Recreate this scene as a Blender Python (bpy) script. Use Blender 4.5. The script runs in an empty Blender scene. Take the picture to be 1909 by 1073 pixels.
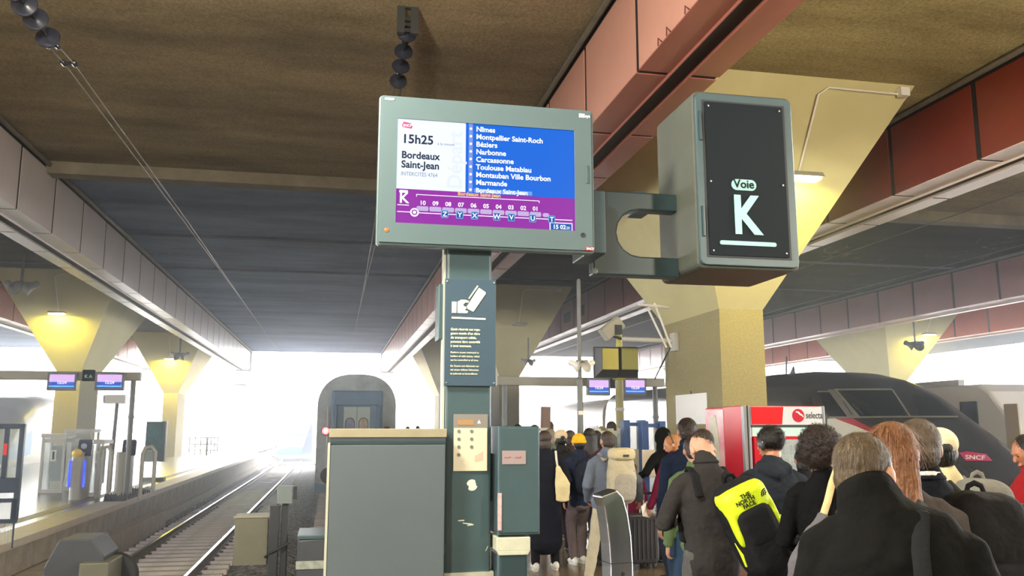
import bpy, bmesh, math, random
from math import sin, cos, pi, radians, atan2, hypot, sqrt
from mathutils import Vector, Matrix, noise
from mathutils.bvhtree import BVHTree
random.seed(7)
SC = bpy.context.scene
COL = SC.collection

# ------------------------------------------------------------------ camera
W_, H_, F_ = 1909., 1073., 1600.
VPX, VPY = 622., 797.
PITCH = atan2(VPY - 536.5, F_)
YAW = atan2(954.5 - VPX, hypot(F_, VPY - 536.5))
EYE = Vector((0, 0, 1.75))
FWD = Vector((sin(YAW) * cos(PITCH), cos(YAW) * cos(PITCH), sin(PITCH)))
RGT = Vector((cos(YAW), -sin(YAW), 0))
UPV = RGT.cross(FWD)
cd = bpy.data.cameras.new('camera')
cd.sensor_width = 36
cd.lens = F_ / W_ * 36
cd.clip_start = .05
cd.clip_end = 1000
cam = bpy.data.objects.new('camera', cd)
COL.objects.link(cam)
cam.matrix_world = Matrix.Translation(EYE) @ Matrix((RGT, UPV, -FWD)).transposed().to_4x4()
SC.camera = cam

# ------------------------------------------------------------------ sky, light, exposure
w = bpy.data.worlds.new('overcast sky')
SC.world = w
w.use_nodes = True
bg = w.node_tree.nodes['Background']
bg.inputs[0].default_value = (.93, .96, 1, 1)
bg.inputs[1].default_value = 4.6
sun = bpy.data.lights.new('sun', 'SUN')
sun.energy = 2.5
sun.angle = radians(12)
sun.color = (1, .95, .88)
so = bpy.data.objects.new('sun', sun)
COL.objects.link(so)
so.rotation_euler = (radians(-48), radians(-20), 0)     # high sun beyond the far end of the roof, a little to the left
SC.view_settings.view_transform = 'Standard'
SC.view_settings.look = 'None'
SC.view_settings.gamma = 1
SC.view_settings.use_curve_mapping = False
SC.view_settings.exposure = 2.1
SC.cycles.max_bounces = 8
SC.cycles.diffuse_bounces = 5
SC.cycles.transparent_max_bounces = 12
SC.cycles.use_denoising = True
SC.cycles.sample_clamp_indirect = 8


def ray(px, py):
    return FWD + RGT * ((px - 954.5) / F_) - UPV * ((py - 536.5) / F_)


def at(px, py, Y):
    d = ray(px, py)
    return EYE + d * (Y / d.y)


def atx(px, py, X):
    d = ray(px, py)
    return EYE + d * (X / d.x)


def atz(px, py, z):
    d = ray(px, py)
    return EYE + d * ((z - EYE.z) / d.z)


def atd(px, py, D):
    return EYE + ray(px, py) * D


# ------------------------------------------------------------------ materials
def lin(c):
    r = []
    for v in c:
        v /= 255.
        r.append(v / 12.92 if v <= .04045 else ((v + .055) / 1.055) ** 2.4)
    return (*r, 1)


MATS = {}


def mat(name, col, rough=.55, metal=0., var=0., vscale=3., bump=0., bscale=40., emit=0., spec=.5, alpha=None,
        coords='Object', stretch=None, col2=None, trans=0., thresh=None):
    if name in MATS:
        return MATS[name]
    m = bpy.data.materials.new(name)
    m.use_nodes = True
    nt = m.node_tree
    b = nt.nodes['Principled BSDF']
    c = lin(col)
    b.inputs['Base Color'].default_value = c
    b.inputs['Roughness'].default_value = rough
    b.inputs['Metallic'].default_value = metal
    b.inputs['Specular IOR Level'].default_value = spec
    if trans:
        b.inputs['Transmission Weight'].default_value = trans
    if emit:
        b.inputs['Emission Color'].default_value = c
        b.inputs['Emission Strength'].default_value = emit
        b.inputs['Base Color'].default_value = (c[0] * .04, c[1] * .04, c[2] * .04, 1)
    if alpha is not None:
        b.inputs['Alpha'].default_value = alpha
    if var or bump:
        tc = nt.nodes.new('ShaderNodeTexCoord')
        src = tc.outputs[coords]
        if stretch:
            mp = nt.nodes.new('ShaderNodeMapping')
            mp.inputs['Scale'].default_value = stretch
            nt.links.new(src, mp.inputs[0])
            src = mp.outputs[0]
    if var:
        n = nt.nodes.new('ShaderNodeTexNoise')
        n.inputs['Scale'].default_value = vscale
        n.inputs['Detail'].default_value = 6
        n.inputs['Roughness'].default_value = .65
        nt.links.new(src, n.inputs['Vector'])
        cr = nt.nodes.new('ShaderNodeValToRGB')
        lo, hi = thresh or (.3, .7)
        cr.color_ramp.elements[0].position = lo
        cr.color_ramp.elements[1].position = hi
        c2 = lin(col2) if col2 else tuple(max(0, v * (1 - var)) for v in c[:3]) + (1,)
        cr.color_ramp.elements[0].color = c2
        cr.color_ramp.elements[1].color = c if col2 else tuple(min(1, v * (1 + var * .5)) for v in c[:3]) + (1,)
        nt.links.new(n.outputs[0], cr.inputs[0])
        nt.links.new(cr.outputs[0], b.inputs['Base Color'])
    if bump:
        n2 = nt.nodes.new('ShaderNodeTexNoise')
        n2.inputs['Scale'].default_value = bscale
        n2.inputs['Detail'].default_value = 4
        nt.links.new(src, n2.inputs['Vector'])
        bp = nt.nodes.new('ShaderNodeBump')
        bp.inputs['Strength'].default_value = bump
        bp.inputs['Distance'].default_value = .03
        nt.links.new(n2.outputs[0], bp.inputs['Height'])
        nt.links.new(bp.outputs[0], b.inputs['Normal'])
    MATS[name] = m
    return m


def concrete_soffit(name, c_a, c_b, c_vein, vein=.5, bump=.6, bscale=9):
    """rough sprayed concrete: two tones, sooty blotches and thin chalky water stains"""
    m = bpy.data.materials.new(name)
    m.use_nodes = True
    nt = m.node_tree
    N, L = nt.nodes.new, nt.links.new
    b = nt.nodes['Principled BSDF']
    b.inputs['Roughness'].default_value = .9
    b.inputs['Specular IOR Level'].default_value = .2
    tc = N('ShaderNodeTexCoord')
    mp = N('ShaderNodeMapping')
    mp.inputs['Scale'].default_value = (.35, 1.1, 1)
    L(tc.outputs['Object'], mp.inputs[0])
    n = N('ShaderNodeTexNoise')
    n.inputs['Scale'].default_value = .55
    n.inputs['Detail'].default_value = 9
    n.inputs['Roughness'].default_value = .62
    L(mp.outputs[0], n.inputs['Vector'])
    cr = N('ShaderNodeValToRGB')
    cr.color_ramp.elements[0].position = .33
    cr.color_ramp.elements[1].position = .66
    cr.color_ramp.elements[0].color = lin(c_b)
    cr.color_ramp.elements[1].color = lin(c_a)
    L(n.outputs[0], cr.inputs[0])
    # chalky outlines of old puddles: narrow band of a noise value
    n3 = N('ShaderNodeTexNoise')
    n3.inputs['Scale'].default_value = .42
    n3.inputs['Detail'].default_value = 3
    L(tc.outputs['Object'], n3.inputs['Vector'])
    cr3 = N('ShaderNodeValToRGB')
    e = cr3.color_ramp.elements
    e[0].position = .395
    e[0].color = (0, 0, 0, 1)
    e[1].position = .40
    e[1].color = (1, 1, 1, 1)
    k = e.new(.405)
    k.color = (0, 0, 0, 1)
    L(n3.outputs[0], cr3.inputs[0])
    n4 = N('ShaderNodeTexNoise')
    n4.inputs['Scale'].default_value = 2.5
    L(tc.outputs['Object'], n4.inputs['Vector'])
    mul = N('ShaderNodeMath')
    mul.operation = 'MULTIPLY'
    L(cr3.outputs[0], mul.inputs[0])
    L(n4.outputs[0], mul.inputs[1])
    mul2 = N('ShaderNodeMath')
    mul2.operation = 'MULTIPLY'
    mul2.inputs[1].default_value = vein * 1.6
    L(mul.outputs[0], mul2.inputs[0])
    mx = N('ShaderNodeMixRGB')
    mx.inputs[2].default_value = lin(c_vein)
    L(mul2.outputs[0], mx.inputs[0])
    L(cr.outputs[0], mx.inputs[1])
    ng = N('ShaderNodeTexNoise')
    ng.inputs['Scale'].default_value = bscale * 1.6
    ng.inputs['Detail'].default_value = 6
    ng.inputs['Roughness'].default_value = .8
    L(tc.outputs['Object'], ng.inputs['Vector'])
    cg = N('ShaderNodeValToRGB')
    cg.color_ramp.elements[0].position = .36
    cg.color_ramp.elements[1].position = .62
    cg.color_ramp.elements[0].color = (1 - .40 * bump, 1 - .42 * bump, 1 - .46 * bump, 1)
    cg.color_ramp.elements[1].color = (1, 1, 1, 1)
    L(ng.outputs[0], cg.inputs[0])
    mg = N('ShaderNodeMixRGB')
    mg.blend_type = 'MULTIPLY'
    mg.inputs[0].default_value = 1
    L(mx.outputs[0], mg.inputs[1])
    L(cg.outputs[0], mg.inputs[2])
    L(mg.outputs[0], b.inputs['Base Color'])
    n2 = N('ShaderNodeTexNoise')
    n2.inputs['Scale'].default_value = bscale
    n2.inputs['Detail'].default_value = 8
    n2.inputs['Roughness'].default_value = .75
    L(tc.outputs['Object'], n2.inputs['Vector'])
    bp = N('ShaderNodeBump')
    bp.inputs['Strength'].default_value = bump
    bp.inputs['Distance'].default_value = .08
    L(n2.outputs[0], bp.inputs['Height'])
    L(bp.outputs[0], b.inputs['Normal'])
    MATS[name] = m
    return m


def ballast_mat():
    m = bpy.data.materials.new('ballast')
    m.use_nodes = True
    nt = m.node_tree
    N, L = nt.nodes.new, nt.links.new
    b = nt.nodes['Principled BSDF']
    b.inputs['Roughness'].default_value = .95
    tc = N('ShaderNodeTexCoord')
    v = N('ShaderNodeTexVoronoi')
    v.inputs['Scale'].default_value = 16
    L(tc.outputs['Object'], v.inputs['Vector'])
    cr = N('ShaderNodeValToRGB')
    e = cr.color_ramp.elements
    e[0].color = lin((50, 52, 60))
    e[1].color = lin((150, 148, 150))
    e.new(.5).color = lin((88, 86, 90))
    sp = N('ShaderNodeSeparateColor')
    L(v.outputs['Color'], sp.inputs[0])
    L(sp.outputs[0], cr.inputs[0])
    L(cr.outputs[0], b.inputs['Base Color'])
    bp = N('ShaderNodeBump')
    bp.inputs['Strength'].default_value = 1
    bp.inputs['Distance'].default_value = .04
    bp.invert = True
    L(v.outputs['Distance'], bp.inputs['Height'])
    L(bp.outputs[0], b.inputs['Normal'])
    return m


# ------------------------------------------------------------------ mesh helpers
class MB:
    def __init__(self, off=(0, 0, 0)):
        self.v, self.f, self.mi = [], [], []
        self.off = Vector(off)

    def add(self, vs, fs, mi=0):
        n = len(self.v)
        self.v += [Vector(p) - self.off for p in vs]
        self.f += [tuple(i + n for i in f) for f in fs]
        self.mi += [mi] * len(fs)
        return self

    def box(self, x0, x1, y0, y1, z0, z1, mi=0):
        vs = [(x, y, z) for z in (z0, z1) for y in (y0, y1) for x in (x0, x1)]
        return self.add(vs, [(0, 2, 3, 1), (4, 5, 7, 6), (0, 1, 5, 4), (2, 6, 7, 3), (0, 4, 6, 2), (1, 3, 7, 5)], mi)

    def cham(self, x0, x1, y0, y1, z0, z1, r, axis='z', seg=3, mi=0):
        """box with rounded edges along one axis"""
        a = {'z': (x0, x1, y0, y1), 'y': (x0, x1, z0, z1), 'x': (y0, y1, z0, z1)}[axis]
        pts = []
        for cx, cy, a0 in ((a[1] - r, a[3] - r, 0), (a[0] + r, a[3] - r, 90), (a[0] + r, a[2] + r, 180), (a[1] - r, a[2] + r, 270)):
            for k in range(seg + 1):
                t = radians(a0 + 90 * k / seg)
                pts.append((cx + r * cos(t), cy + r * sin(t)))
        lo, hi = {'z': (z0, z1), 'y': (y0, y1), 'x': (x0, x1)}[axis]
        return self.prism(pts, lo, hi, axis, mi)

    def prism(self, pts, lo, hi, axis='z', mi=0):
        def q(p, h):
            return {'z': (p[0], p[1], h), 'y': (p[0], h, p[1]), 'x': (h, p[0], p[1])}[axis]
        n = len(pts)
        vs = [q(p, lo) for p in pts] + [q(p, hi) for p in pts]
        fs = [tuple(range(n))[::-1], tuple(range(n, 2 * n))] + [(i, (i + 1) % n, n + (i + 1) % n, n + i) for i in range(n)]
        return self.add(vs, fs, mi)

    def tube(self, pts, rad, seg=10, ref=None, dome=True, mi=0):
        pts = [Vector(p) for p in pts]
        if not isinstance(rad, (list,)):
            rad = [rad] * len(pts)
        rad = [(r, r) if not isinstance(r, tuple) else r for r in rad]
        n = len(pts)
        rings = []
        side0 = None
        dirs = []
        for i in range(n):
            d = (pts[min(i + 1, n - 1)] - pts[max(i - 1, 0)])
            dirs.append(d.normalized() if d.length > 1e-9 else Vector((0, 0, 1)))
        ref = Vector(ref) if ref else (Vector((0, 1, 0)) if abs(dirs[0].y) < .9 else Vector((0, 0, 1)))
        for i in range(n):
            d = dirs[i]
            s = d.cross(ref)
            if s.length < .1:
                s = d.cross(Vector((0, 0, 1)) if abs(d.z) < .9 else Vector((1, 0, 0)))
            s.normalize()
            if side0 and s.dot(side0) < 0:
                s = -s
            side0 = s
            t = s.cross(d)
            t.normalize()
            rings.append((pts[i], s, t, rad[i], d))
        full = []
        if dome:
            p, s, t, r, d = rings[0]
            m = min(r)
            for k in (0.25, .7):
                a = k * pi / 2
                full.append((p - d * m * cos(a) * .9, s, t, (r[0] * sin(a), r[1] * sin(a))))
        for p, s, t, r, d in rings:
            full.append((p, s, t, r))
        if dome:
            p, s, t, r, d = rings[-1]
            m = min(r)
            for k in (.7, .25):
                a = k * pi / 2
                full.append((p + d * m * cos(a) * .9, s, t, (r[0] * sin(a), r[1] * sin(a))))
        vs = []
        for p, s, t, r in full:
            for j in range(seg):
                a = 2 * pi * j / seg
                vs.append(p + s * (r[0] * cos(a)) + t * (r[1] * sin(a)))
        m = len(full)
        fs = []
        for i in range(m - 1):
            for j in range(seg):
                a, b_ = i * seg + j, i * seg + (j + 1) % seg
                fs.append((a, b_, b_ + seg, a + seg))
        fs.append(tuple(range(seg))[::-1])
        fs.append(tuple((m - 1) * seg + j for j in range(seg)))
        return self.add(vs, fs, mi)

    def ball(self, c, r, nu=14, nv=10, mi=0, e=1., fn=None):
        """ellipsoid, or superellipsoid (soft box) for e < 1"""
        c = Vector(c)
        r = (r, r, r) if not isinstance(r, tuple) else r

        def pw(v, e):
            return math.copysign(abs(v) ** e, v)
        vs = []
        for i in range(nv + 1):
            ph = -pi / 2 + pi * i / nv
            for j in range(nu):
                th = 2 * pi * j / nu
                p = Vector((pw(cos(ph), e) * pw(cos(th), e), pw(cos(ph), e) * pw(sin(th), e), pw(sin(ph), e)))
                if fn:
                    p = fn(p)
                vs.append(c + Vector((p.x * r[0], p.y * r[1], p.z * r[2])))
        fs = [(i * nu + j, i * nu + (j + 1) % nu, (i + 1) * nu + (j + 1) % nu, (i + 1) * nu + j) for i in range(nv) for j in range(nu)]
        return self.add(vs, fs, mi)

    def lathe(self, c, prof, seg=20, axis='z', mi=0):
        c = Vector(c)
        vs = []
        for r, h in prof:
            for j in range(seg):
                a = 2 * pi * j / seg
                x, y = r * cos(a), r * sin(a)
                vs.append(c + Vector({'z': (x, y, h), 'y': (x, h, y), 'x': (h, x, y)}[axis]))
        n = len(prof)
        fs = [(i * seg + j, i * seg + (j + 1) % seg, (i + 1) * seg + (j + 1) % seg, (i + 1) * seg + j) for i in range(n - 1) for j in range(seg)]
        fs += [tuple(range(seg))[::-1], tuple((n - 1) * seg + j for j in range(seg))]
        return self.add(vs, fs, mi)

    def xf(self, M, start=0):
        for i in range(start, len(self.v)):
            self.v[i] = M @ self.v[i]
        return self

    def mesh(self, name):
        me = bpy.data.meshes.new(name)
        me.from_pydata([tuple(p) for p in self.v], [], self.f)
        me.polygons.foreach_set('material_index', self.mi)
        return me

    def build(self, name, material, parent=None, smooth=False, bevel=0, fix=True):
        me = self.mesh(name)
        if fix:
            bm = bmesh.new()
            bm.from_mesh(me)
            bmesh.ops.recalc_face_normals(bm, faces=bm.faces)
            bm.to_mesh(me)
            bm.free()
        return link(name, me, material, parent, smooth, bevel)


def link(name, me, material, parent=None, smooth=False, bevel=0):
    o = bpy.data.objects.new(name, me)
    for m in (material if isinstance(material, (list, tuple)) else [material]):
        me.materials.append(m)
    COL.objects.link(o)
    if parent:
        o.parent = parent
    if smooth:
        me.polygons.foreach_set('use_smooth', [True] * len(me.polygons))
        if smooth != 2:
            me.set_sharp_from_angle(angle=radians(40))
    if bevel:
        b = o.modifiers.new('bevel', 'BEVEL')
        b.width = bevel
        b.segments = 2
        b.limit_method = 'ANGLE'
    return o


def tag(o, label, cat, group=None, kind=None):
    o['label'] = label
    if cat:
        o['category'] = cat
    if group:
        o['group'] = group
    if kind:
        o['kind'] = kind
    return o


def thing(name, label, cat, loc=(0, 0, 0), rz=0, group=None):
    o = bpy.data.objects.new(name, None)
    o.empty_display_size = .1
    COL.objects.link(o)
    o.location = loc
    o.rotation_euler = (0, 0, rz)
    return tag(o, label, cat, group)


def struct(o, label=None):
    o['kind'] = 'structure'
    if label:
        o['label'] = label
    return o


def copy_tree(o, parent=None):
    c = o.copy()
    COL.objects.link(c)
    if parent:
        c.parent = parent
    for ch in list(o.children):
        copy_tree(ch, c)
    return c


def remeshed(mb, voxel, smooth=3, disp=None, dscale=.1, fac=.6):
    """fuse overlapping shells into one continuous surface"""
    me = mb.mesh('tmp')
    o = bpy.data.objects.new('tmp', me)
    COL.objects.link(o)
    r = o.modifiers.new('r', 'REMESH')
    r.mode = 'VOXEL'
    r.voxel_size = voxel
    if smooth:
        s = o.modifiers.new('s', 'SMOOTH')
        s.factor = fac
        s.iterations = smooth
    if disp:
        tx = bpy.data.textures.new('t', 'CLOUDS')
        tx.noise_scale = dscale
        tx.noise_depth = 2
        d = o.modifiers.new('d', 'DISPLACE')
        d.texture = tx
        d.strength = disp
        d.mid_level = .5
    dg = bpy.context.evaluated_depsgraph_get()
    out = bpy.data.meshes.new_from_object(o.evaluated_get(dg))
    bpy.data.objects.remove(o)
    bpy.data.meshes.remove(me)
    return out


def join_meshes(meshes):
    bm = bmesh.new()
    for m in meshes:
        bm.from_mesh(m)
    me = bpy.data.meshes.new('joined')
    bm.to_mesh(me)
    bm.free()
    return me


FACE_S = Matrix.Rotation(radians(90), 4, 'X')                                  # reads from -Y
FACE_W = Matrix.Rotation(radians(-90), 4, 'Z') @ Matrix.Rotation(radians(90), 4, 'X')  # reads from -X


def text_mesh(s, size, bold=0., ext=.0015, align='LEFT', sx=1., spacing=1.):
    c = bpy.data.curves.new('lettering', 'FONT')
    c.body = s
    c.size = size
    c.offset = bold
    c.extrude = ext
    c.align_x = align
    c.space_character = spacing
    c.resolution_u = 3
    o = bpy.data.objects.new('tmp', c)
    COL.objects.link(o)
    dg = bpy.context.evaluated_depsgraph_get()
    me = bpy.data.meshes.new_from_object(o.evaluated_get(dg))
    bpy.data.objects.remove(o)
    if sx != 1:
        me.transform(Matrix.Diagonal((sx, 1, 1, 1)))
    return me


def text(s, size, m, parent, loc, face=FACE_S, name='lettering', **k):
    me = text_mesh(s, size, **k)
    me.transform(Matrix.Translation(Vector(loc)) @ face)
    return link(name, me, m, parent)


def texts(rows, m, parent, face=FACE_S, name='lettering'):
    """rows of print joined into one part: (string, size, loc, kwargs)"""
    ms = []
    for s, size, loc, k in rows:
        me = text_mesh(s, size, **k)
        me.transform(Matrix.Translation(Vector(loc)) @ face)
        ms.append(me)
    return link(name, join_meshes(ms), m, parent)

# ------------------------------------------------------------------ station shell
ZC, ZS = 7.35, 5.93            # ceiling and beam soffit above the platform
YE = 66.5                      # far end of the roof
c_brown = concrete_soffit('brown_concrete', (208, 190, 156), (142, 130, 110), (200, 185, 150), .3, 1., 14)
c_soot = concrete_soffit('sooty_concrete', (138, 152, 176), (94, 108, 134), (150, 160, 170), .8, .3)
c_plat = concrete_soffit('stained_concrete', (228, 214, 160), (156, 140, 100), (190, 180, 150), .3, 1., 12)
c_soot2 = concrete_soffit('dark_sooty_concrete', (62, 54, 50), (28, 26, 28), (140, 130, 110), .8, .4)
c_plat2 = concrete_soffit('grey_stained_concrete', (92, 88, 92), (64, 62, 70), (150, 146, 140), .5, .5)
c_col = mat('column_concrete', (158, 148, 108), .85, var=.22, vscale=30, bump=.5, bscale=60)
c_cap = mat('capital_concrete', (200, 192, 142), .75, var=.10, vscale=.8, bump=.06, bscale=30)
c_floor = mat('terrazzo', (122, 108, 90), .22, var=.25, vscale=2.2, bump=.03, bscale=30, stretch=(1, .35, 1))
c_floorL = mat('platform_asphalt', (128, 124, 120), .25, var=.16, vscale=1.5, bump=.05, bscale=40)
c_edge = mat('platform_edge_stone', (196, 186, 172), .5, var=.12, vscale=4)
c_wall = mat('platform_wall_concrete', (162, 154, 144), .85, var=.25, vscale=3, bump=.25, bscale=12)
c_ledge = mat('cable_duct_concrete', (170, 160, 146), .85, var=.2, vscale=4, bump=.2, bscale=14)
m_black = mat('black_recess', (22, 20, 22), .8)
m_dark = mat('dark_steel', (52, 56, 62), .5, .3)
m_grey = mat('grey_paint', (112, 116, 118), .45)
m_lgrey = mat('light_grey_paint', (190, 190, 186), .45)
m_steel = mat('brushed_steel', (190, 192, 194), .28, 1., var=.12, vscale=6, stretch=(1, 1, .1))
m_white = mat('white_paint', (232, 230, 226), .4)
m_green = mat('teal_grey_paint', (64, 86, 94), .38, var=.14, vscale=1.6, bump=.02, bscale=60)
m_greend = mat('dark_teal_paint', (46, 66, 74), .35, var=.12, vscale=2)
m_rust = mat('rail_web_rust', (96, 84, 80), .7, .3, var=.2, vscale=9)
m_railtop = mat('polished_rail', (226, 226, 230), .22, 1.)
m_sleeper = mat('concrete_sleeper', (206, 204, 214), .8, var=.2, vscale=5)
m_ballast = ballast_mat()

# ceiling slabs with their downstand ribs
BAYS = [(-45, -25.2, 't'), (-25.2, -13.6, 'x'), (-12.6, -7.2, 'p'), (-6.15, 3.4, 't'), (4.42, 9.85, 'p'), (11, 21.4, 't'), (22.5, 28.3, 'p'), (29.4, 45, 't')]
mb = MB()
mb.box(-46, 46, -14, YE, ZC + .35, ZC + .9)
struct(mb.build('ceiling', c_soot))
for x0, x1, k in BAYS:
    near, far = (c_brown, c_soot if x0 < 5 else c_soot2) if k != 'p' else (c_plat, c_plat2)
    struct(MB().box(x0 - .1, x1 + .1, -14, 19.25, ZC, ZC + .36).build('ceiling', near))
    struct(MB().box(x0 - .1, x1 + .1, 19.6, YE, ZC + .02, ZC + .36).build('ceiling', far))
    r = MB()
    r.box(x0 - .1, x1 + .1, 19.2, 19.62, ZC - .26, ZC + .3)
    struct(r.build('ceiling', mat('weathered_rib', (128, 120, 104), .9, var=.35, vscale=1.5) if k != 'p' else c_plat2))
    r = MB()
    for yy in (26.1, 31.6):
        r.box(x0 - .1, x1 + .1, yy, yy + .28, ZC - .015, ZC + .3)
    o = struct(r.build('ceiling', mat('pale_rib', (90, 97, 110), .9, var=.4, vscale=1.2)))

# beams clad in sheet metal panels, reflected sky partly mixed into their colours
BEAMS = [(-25.2 - 1.1, -25.2, (190, 150, 145), (214, 200, 196), 1), (-13.7, -12.6, (205, 130, 118), (206, 190, 186), 1),
         (-7.2, -6.15, (186, 176, 174), (214, 206, 202), 1), (3.4, 4.42, (200, 148, 132), (150, 92, 80), -1),
         (9.85, 11.0, (112, 46, 36), (206, 190, 182), -1), (21.4, 22.5, (138, 92, 86), (200, 176, 168), -1),
         (28.3, 29.4, (206, 92, 44), (222, 170, 150), -1)]
m_slot = mat('slot_grille_black', (34, 30, 32), .7)
m_rib = mat('edge_pipe_grey', (104, 98, 88), .7, var=.3, vscale=3)
me_face, me_sof = {}, {}
PL = 2.15
for bi, (x0, x1, cf, cs, side) in enumerate(BEAMS):
    mf = mat('panel_paint_%d' % bi, cf, .32, var=.10, vscale=1.1, bump=.02, bscale=6)
    ms = mat('soffit_paint_%d' % bi, cs, .34, var=.12, vscale=1.4, bump=.02, bscale=6)
    xm = (x0 + x1) / 2
    core = struct(MB().box(x0 + .012, x1 - .012, -12, YE, ZS + .02, ZC + .3).build('beam', m_black))
    core['label'] = ['long roof beam clad in pale rose panels at the far left platform', 'roof beam clad in salmon panels behind the left columns',
                     'long roof beam clad in pale mauve panels above the left platform edge', 'terracotta clad roof beam running over the display and the pole',
                     'dark red clad roof beam with pale soffit right of the lettered sign box', 'brown pink clad roof beam above the dark high-speed train',
                     'bright orange clad roof beam beyond the right hand platform'][bi]
    xf_ = x1 if side > 0 else x0
    # one side panel: sheet with returned edges
    fb = MB()
    g = .06
    xo = (xf_ - .02, xf_ + .004) if side > 0 else (xf_ - .004, xf_ + .02)
    fb.box(xo[0], xo[1], g, PL - g, ZS + .0, ZC - .16)
    sw = (x1 - x0) / 2 - .13
    k0 = -4
    n = 0
    fm = None
    grille_rows = {1: (24, 34), 4: (31, 36.5), 2: ()}.get(bi, ())
    for k in range(k0, 27):
        y = 9.15 + PL * k
        if y + PL > YE:
            break
        if fm is None:
            f = fb.build('panel', mf, core)
            fm = f.data
        else:
            f = bpy.data.objects.new('panel', fm)
            COL.objects.link(f)
            f.parent = core
        f.location.y = y
        if grille_rows and grille_rows[0] < y < grille_rows[1]:
            gx = xf_ + .006 * side
            gr = MB()
            gr.box(min(gx, xf_), max(gx, xf_), .5, 1.6, ZS + .35, ZS + .8)
            g2 = gr.build('grille', m_slot, f)
    # soffit panels, two rows with the slot between
    for s_ in (0, 1):
        sm = None
        for k in range(k0, 27):
            y = 9.15 + PL * k
            if y + PL > YE:
                break
            if sm is None:
                sb = MB()
                a = x0 if s_ == 0 else x1 - sw
                sb.box(a, a + sw, .045, PL - .045, ZS - .012, ZS + .002)
                # folded lip beside the slot
                if s_ == 0:
                    sb.box(a + sw, a + sw + .012, 0, PL, ZS - .05, ZS + .02)
                else:
                    sb.box(a - .012, a, 0, PL, ZS - .05, ZS + .02)
                f = sb.build('soffit_panel', ms, core)
                sm = f.data
            else:
                f = bpy.data.objects.new('soffit_panel', sm)
                COL.objects.link(f)
                f.parent = core
            f.location.y = y
    MB().box(x0 + .02, x1 - .02, -11.9, YE - .1, ZS, ZS + .06).build('slot_grille', m_slot, core)
    # plain far face, joined
    bk = MB()
    ob = (x0 - .004, x0 + .02) if side > 0 else (x1 - .02, x1 + .004)
    for k in range(k0 - 4, 27):
        y = 9.15 + PL * k
        if y + PL < YE:
            bk.box(ob[0], ob[1], y + g, y + PL - g, ZS, ZC - .16)
    o = bk.build('back_panels', mf, core)
    o['kind'] = 'stuff'
    MB().box(x0 - .02, x1 + .02, YE - .06, YE + .05, ZS - .03, ZC + .3).build('end_panel', mf, core)
    p = MB()
    xp = xf_ + .06 * side
    p.tube([(xp, -12, ZC - .08), (xp, YE, ZC - .08)], .05, 8)
    p.build('edge_pipe', m_rib, core, smooth=True)
# small hooks and screws dangling along the terracotta beam's lower edge
hk = MB()
for yy, dz in ((7.2, .03), (7.6, .02), (8.1, .03), (8.35, .02)):
    hk.tube([(3.39, yy, ZS), (3.36, yy + .03, ZS + .03 + dz), (3.37, yy + .06, ZS - .02)], .008, 6)
hk.build('hook', mat('rusty_hook', (90, 40, 30), .7), bpy.data.objects['beam.003'] if 'beam.003' in bpy.data.objects else None)

# columns with flared capitals
def column(xc, y0, label):
    y1 = y0 + 2.65
    w = .425
    z1 = 3.86
    c = struct(MB().box(xc - w, xc + w, y0, y1, 0, z1).build('column', c_col))
    c['label'] = label
    ft, bt, hw = y0 - 2.33, y1 + 2.33, 2.16
    b = MB()
    zt = ZC + .05
    vs = [(xc - w, y0, z1), (xc + w, y0, z1), (xc + w, y1, z1), (xc - w, y1, z1),
          (xc - hw, ft, zt), (xc + hw, ft, zt), (xc + hw, bt, zt), (xc - hw, bt, zt)]
    b.add(vs, [(0, 1, 2, 3), (4, 5, 6, 7), (0, 1, 5, 4), (1, 2, 6, 5), (2, 3, 7, 6), (3, 0, 4, 7)])
    b.build('capital', c_cap, c)
    return c

COLS = {}
for xc, nm in ((-9.9, 'left'), (7.13, 'middle'), (25.4, 'right')):
    for y0, t in ((14.2, 'nearest'), (35.3, 'second'), (56.4, 'third')):
        if (nm, t) in (('left', 'nearest'), ('right', 'nearest')):
            continue
        lab = {('left', 'second'): 'concrete column with flared capital behind the left gantry screens',
               ('left', 'third'): 'smaller concrete column with flared capital beside the dark poster totem',
               ('middle', 'nearest'): 'massive concrete column with flared capital behind the lettered sign box and snack machine',
               ('middle', 'second'): 'concrete column with shaded capital directly behind the teal display pole',
               ('middle', 'third'): 'far concrete column hidden deep in the crowded platform',
               ('right', 'second'): 'concrete column with flared capital rising behind the dark train',
               ('right', 'third'): 'far concrete column beyond the white locomotive'}[(nm, t)]
        COLS[(nm, t)] = column(xc, y0, lab)
struct(column(-9.9, 14.2, 'nearest left concrete column at the edge of the cross platform'))

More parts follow.
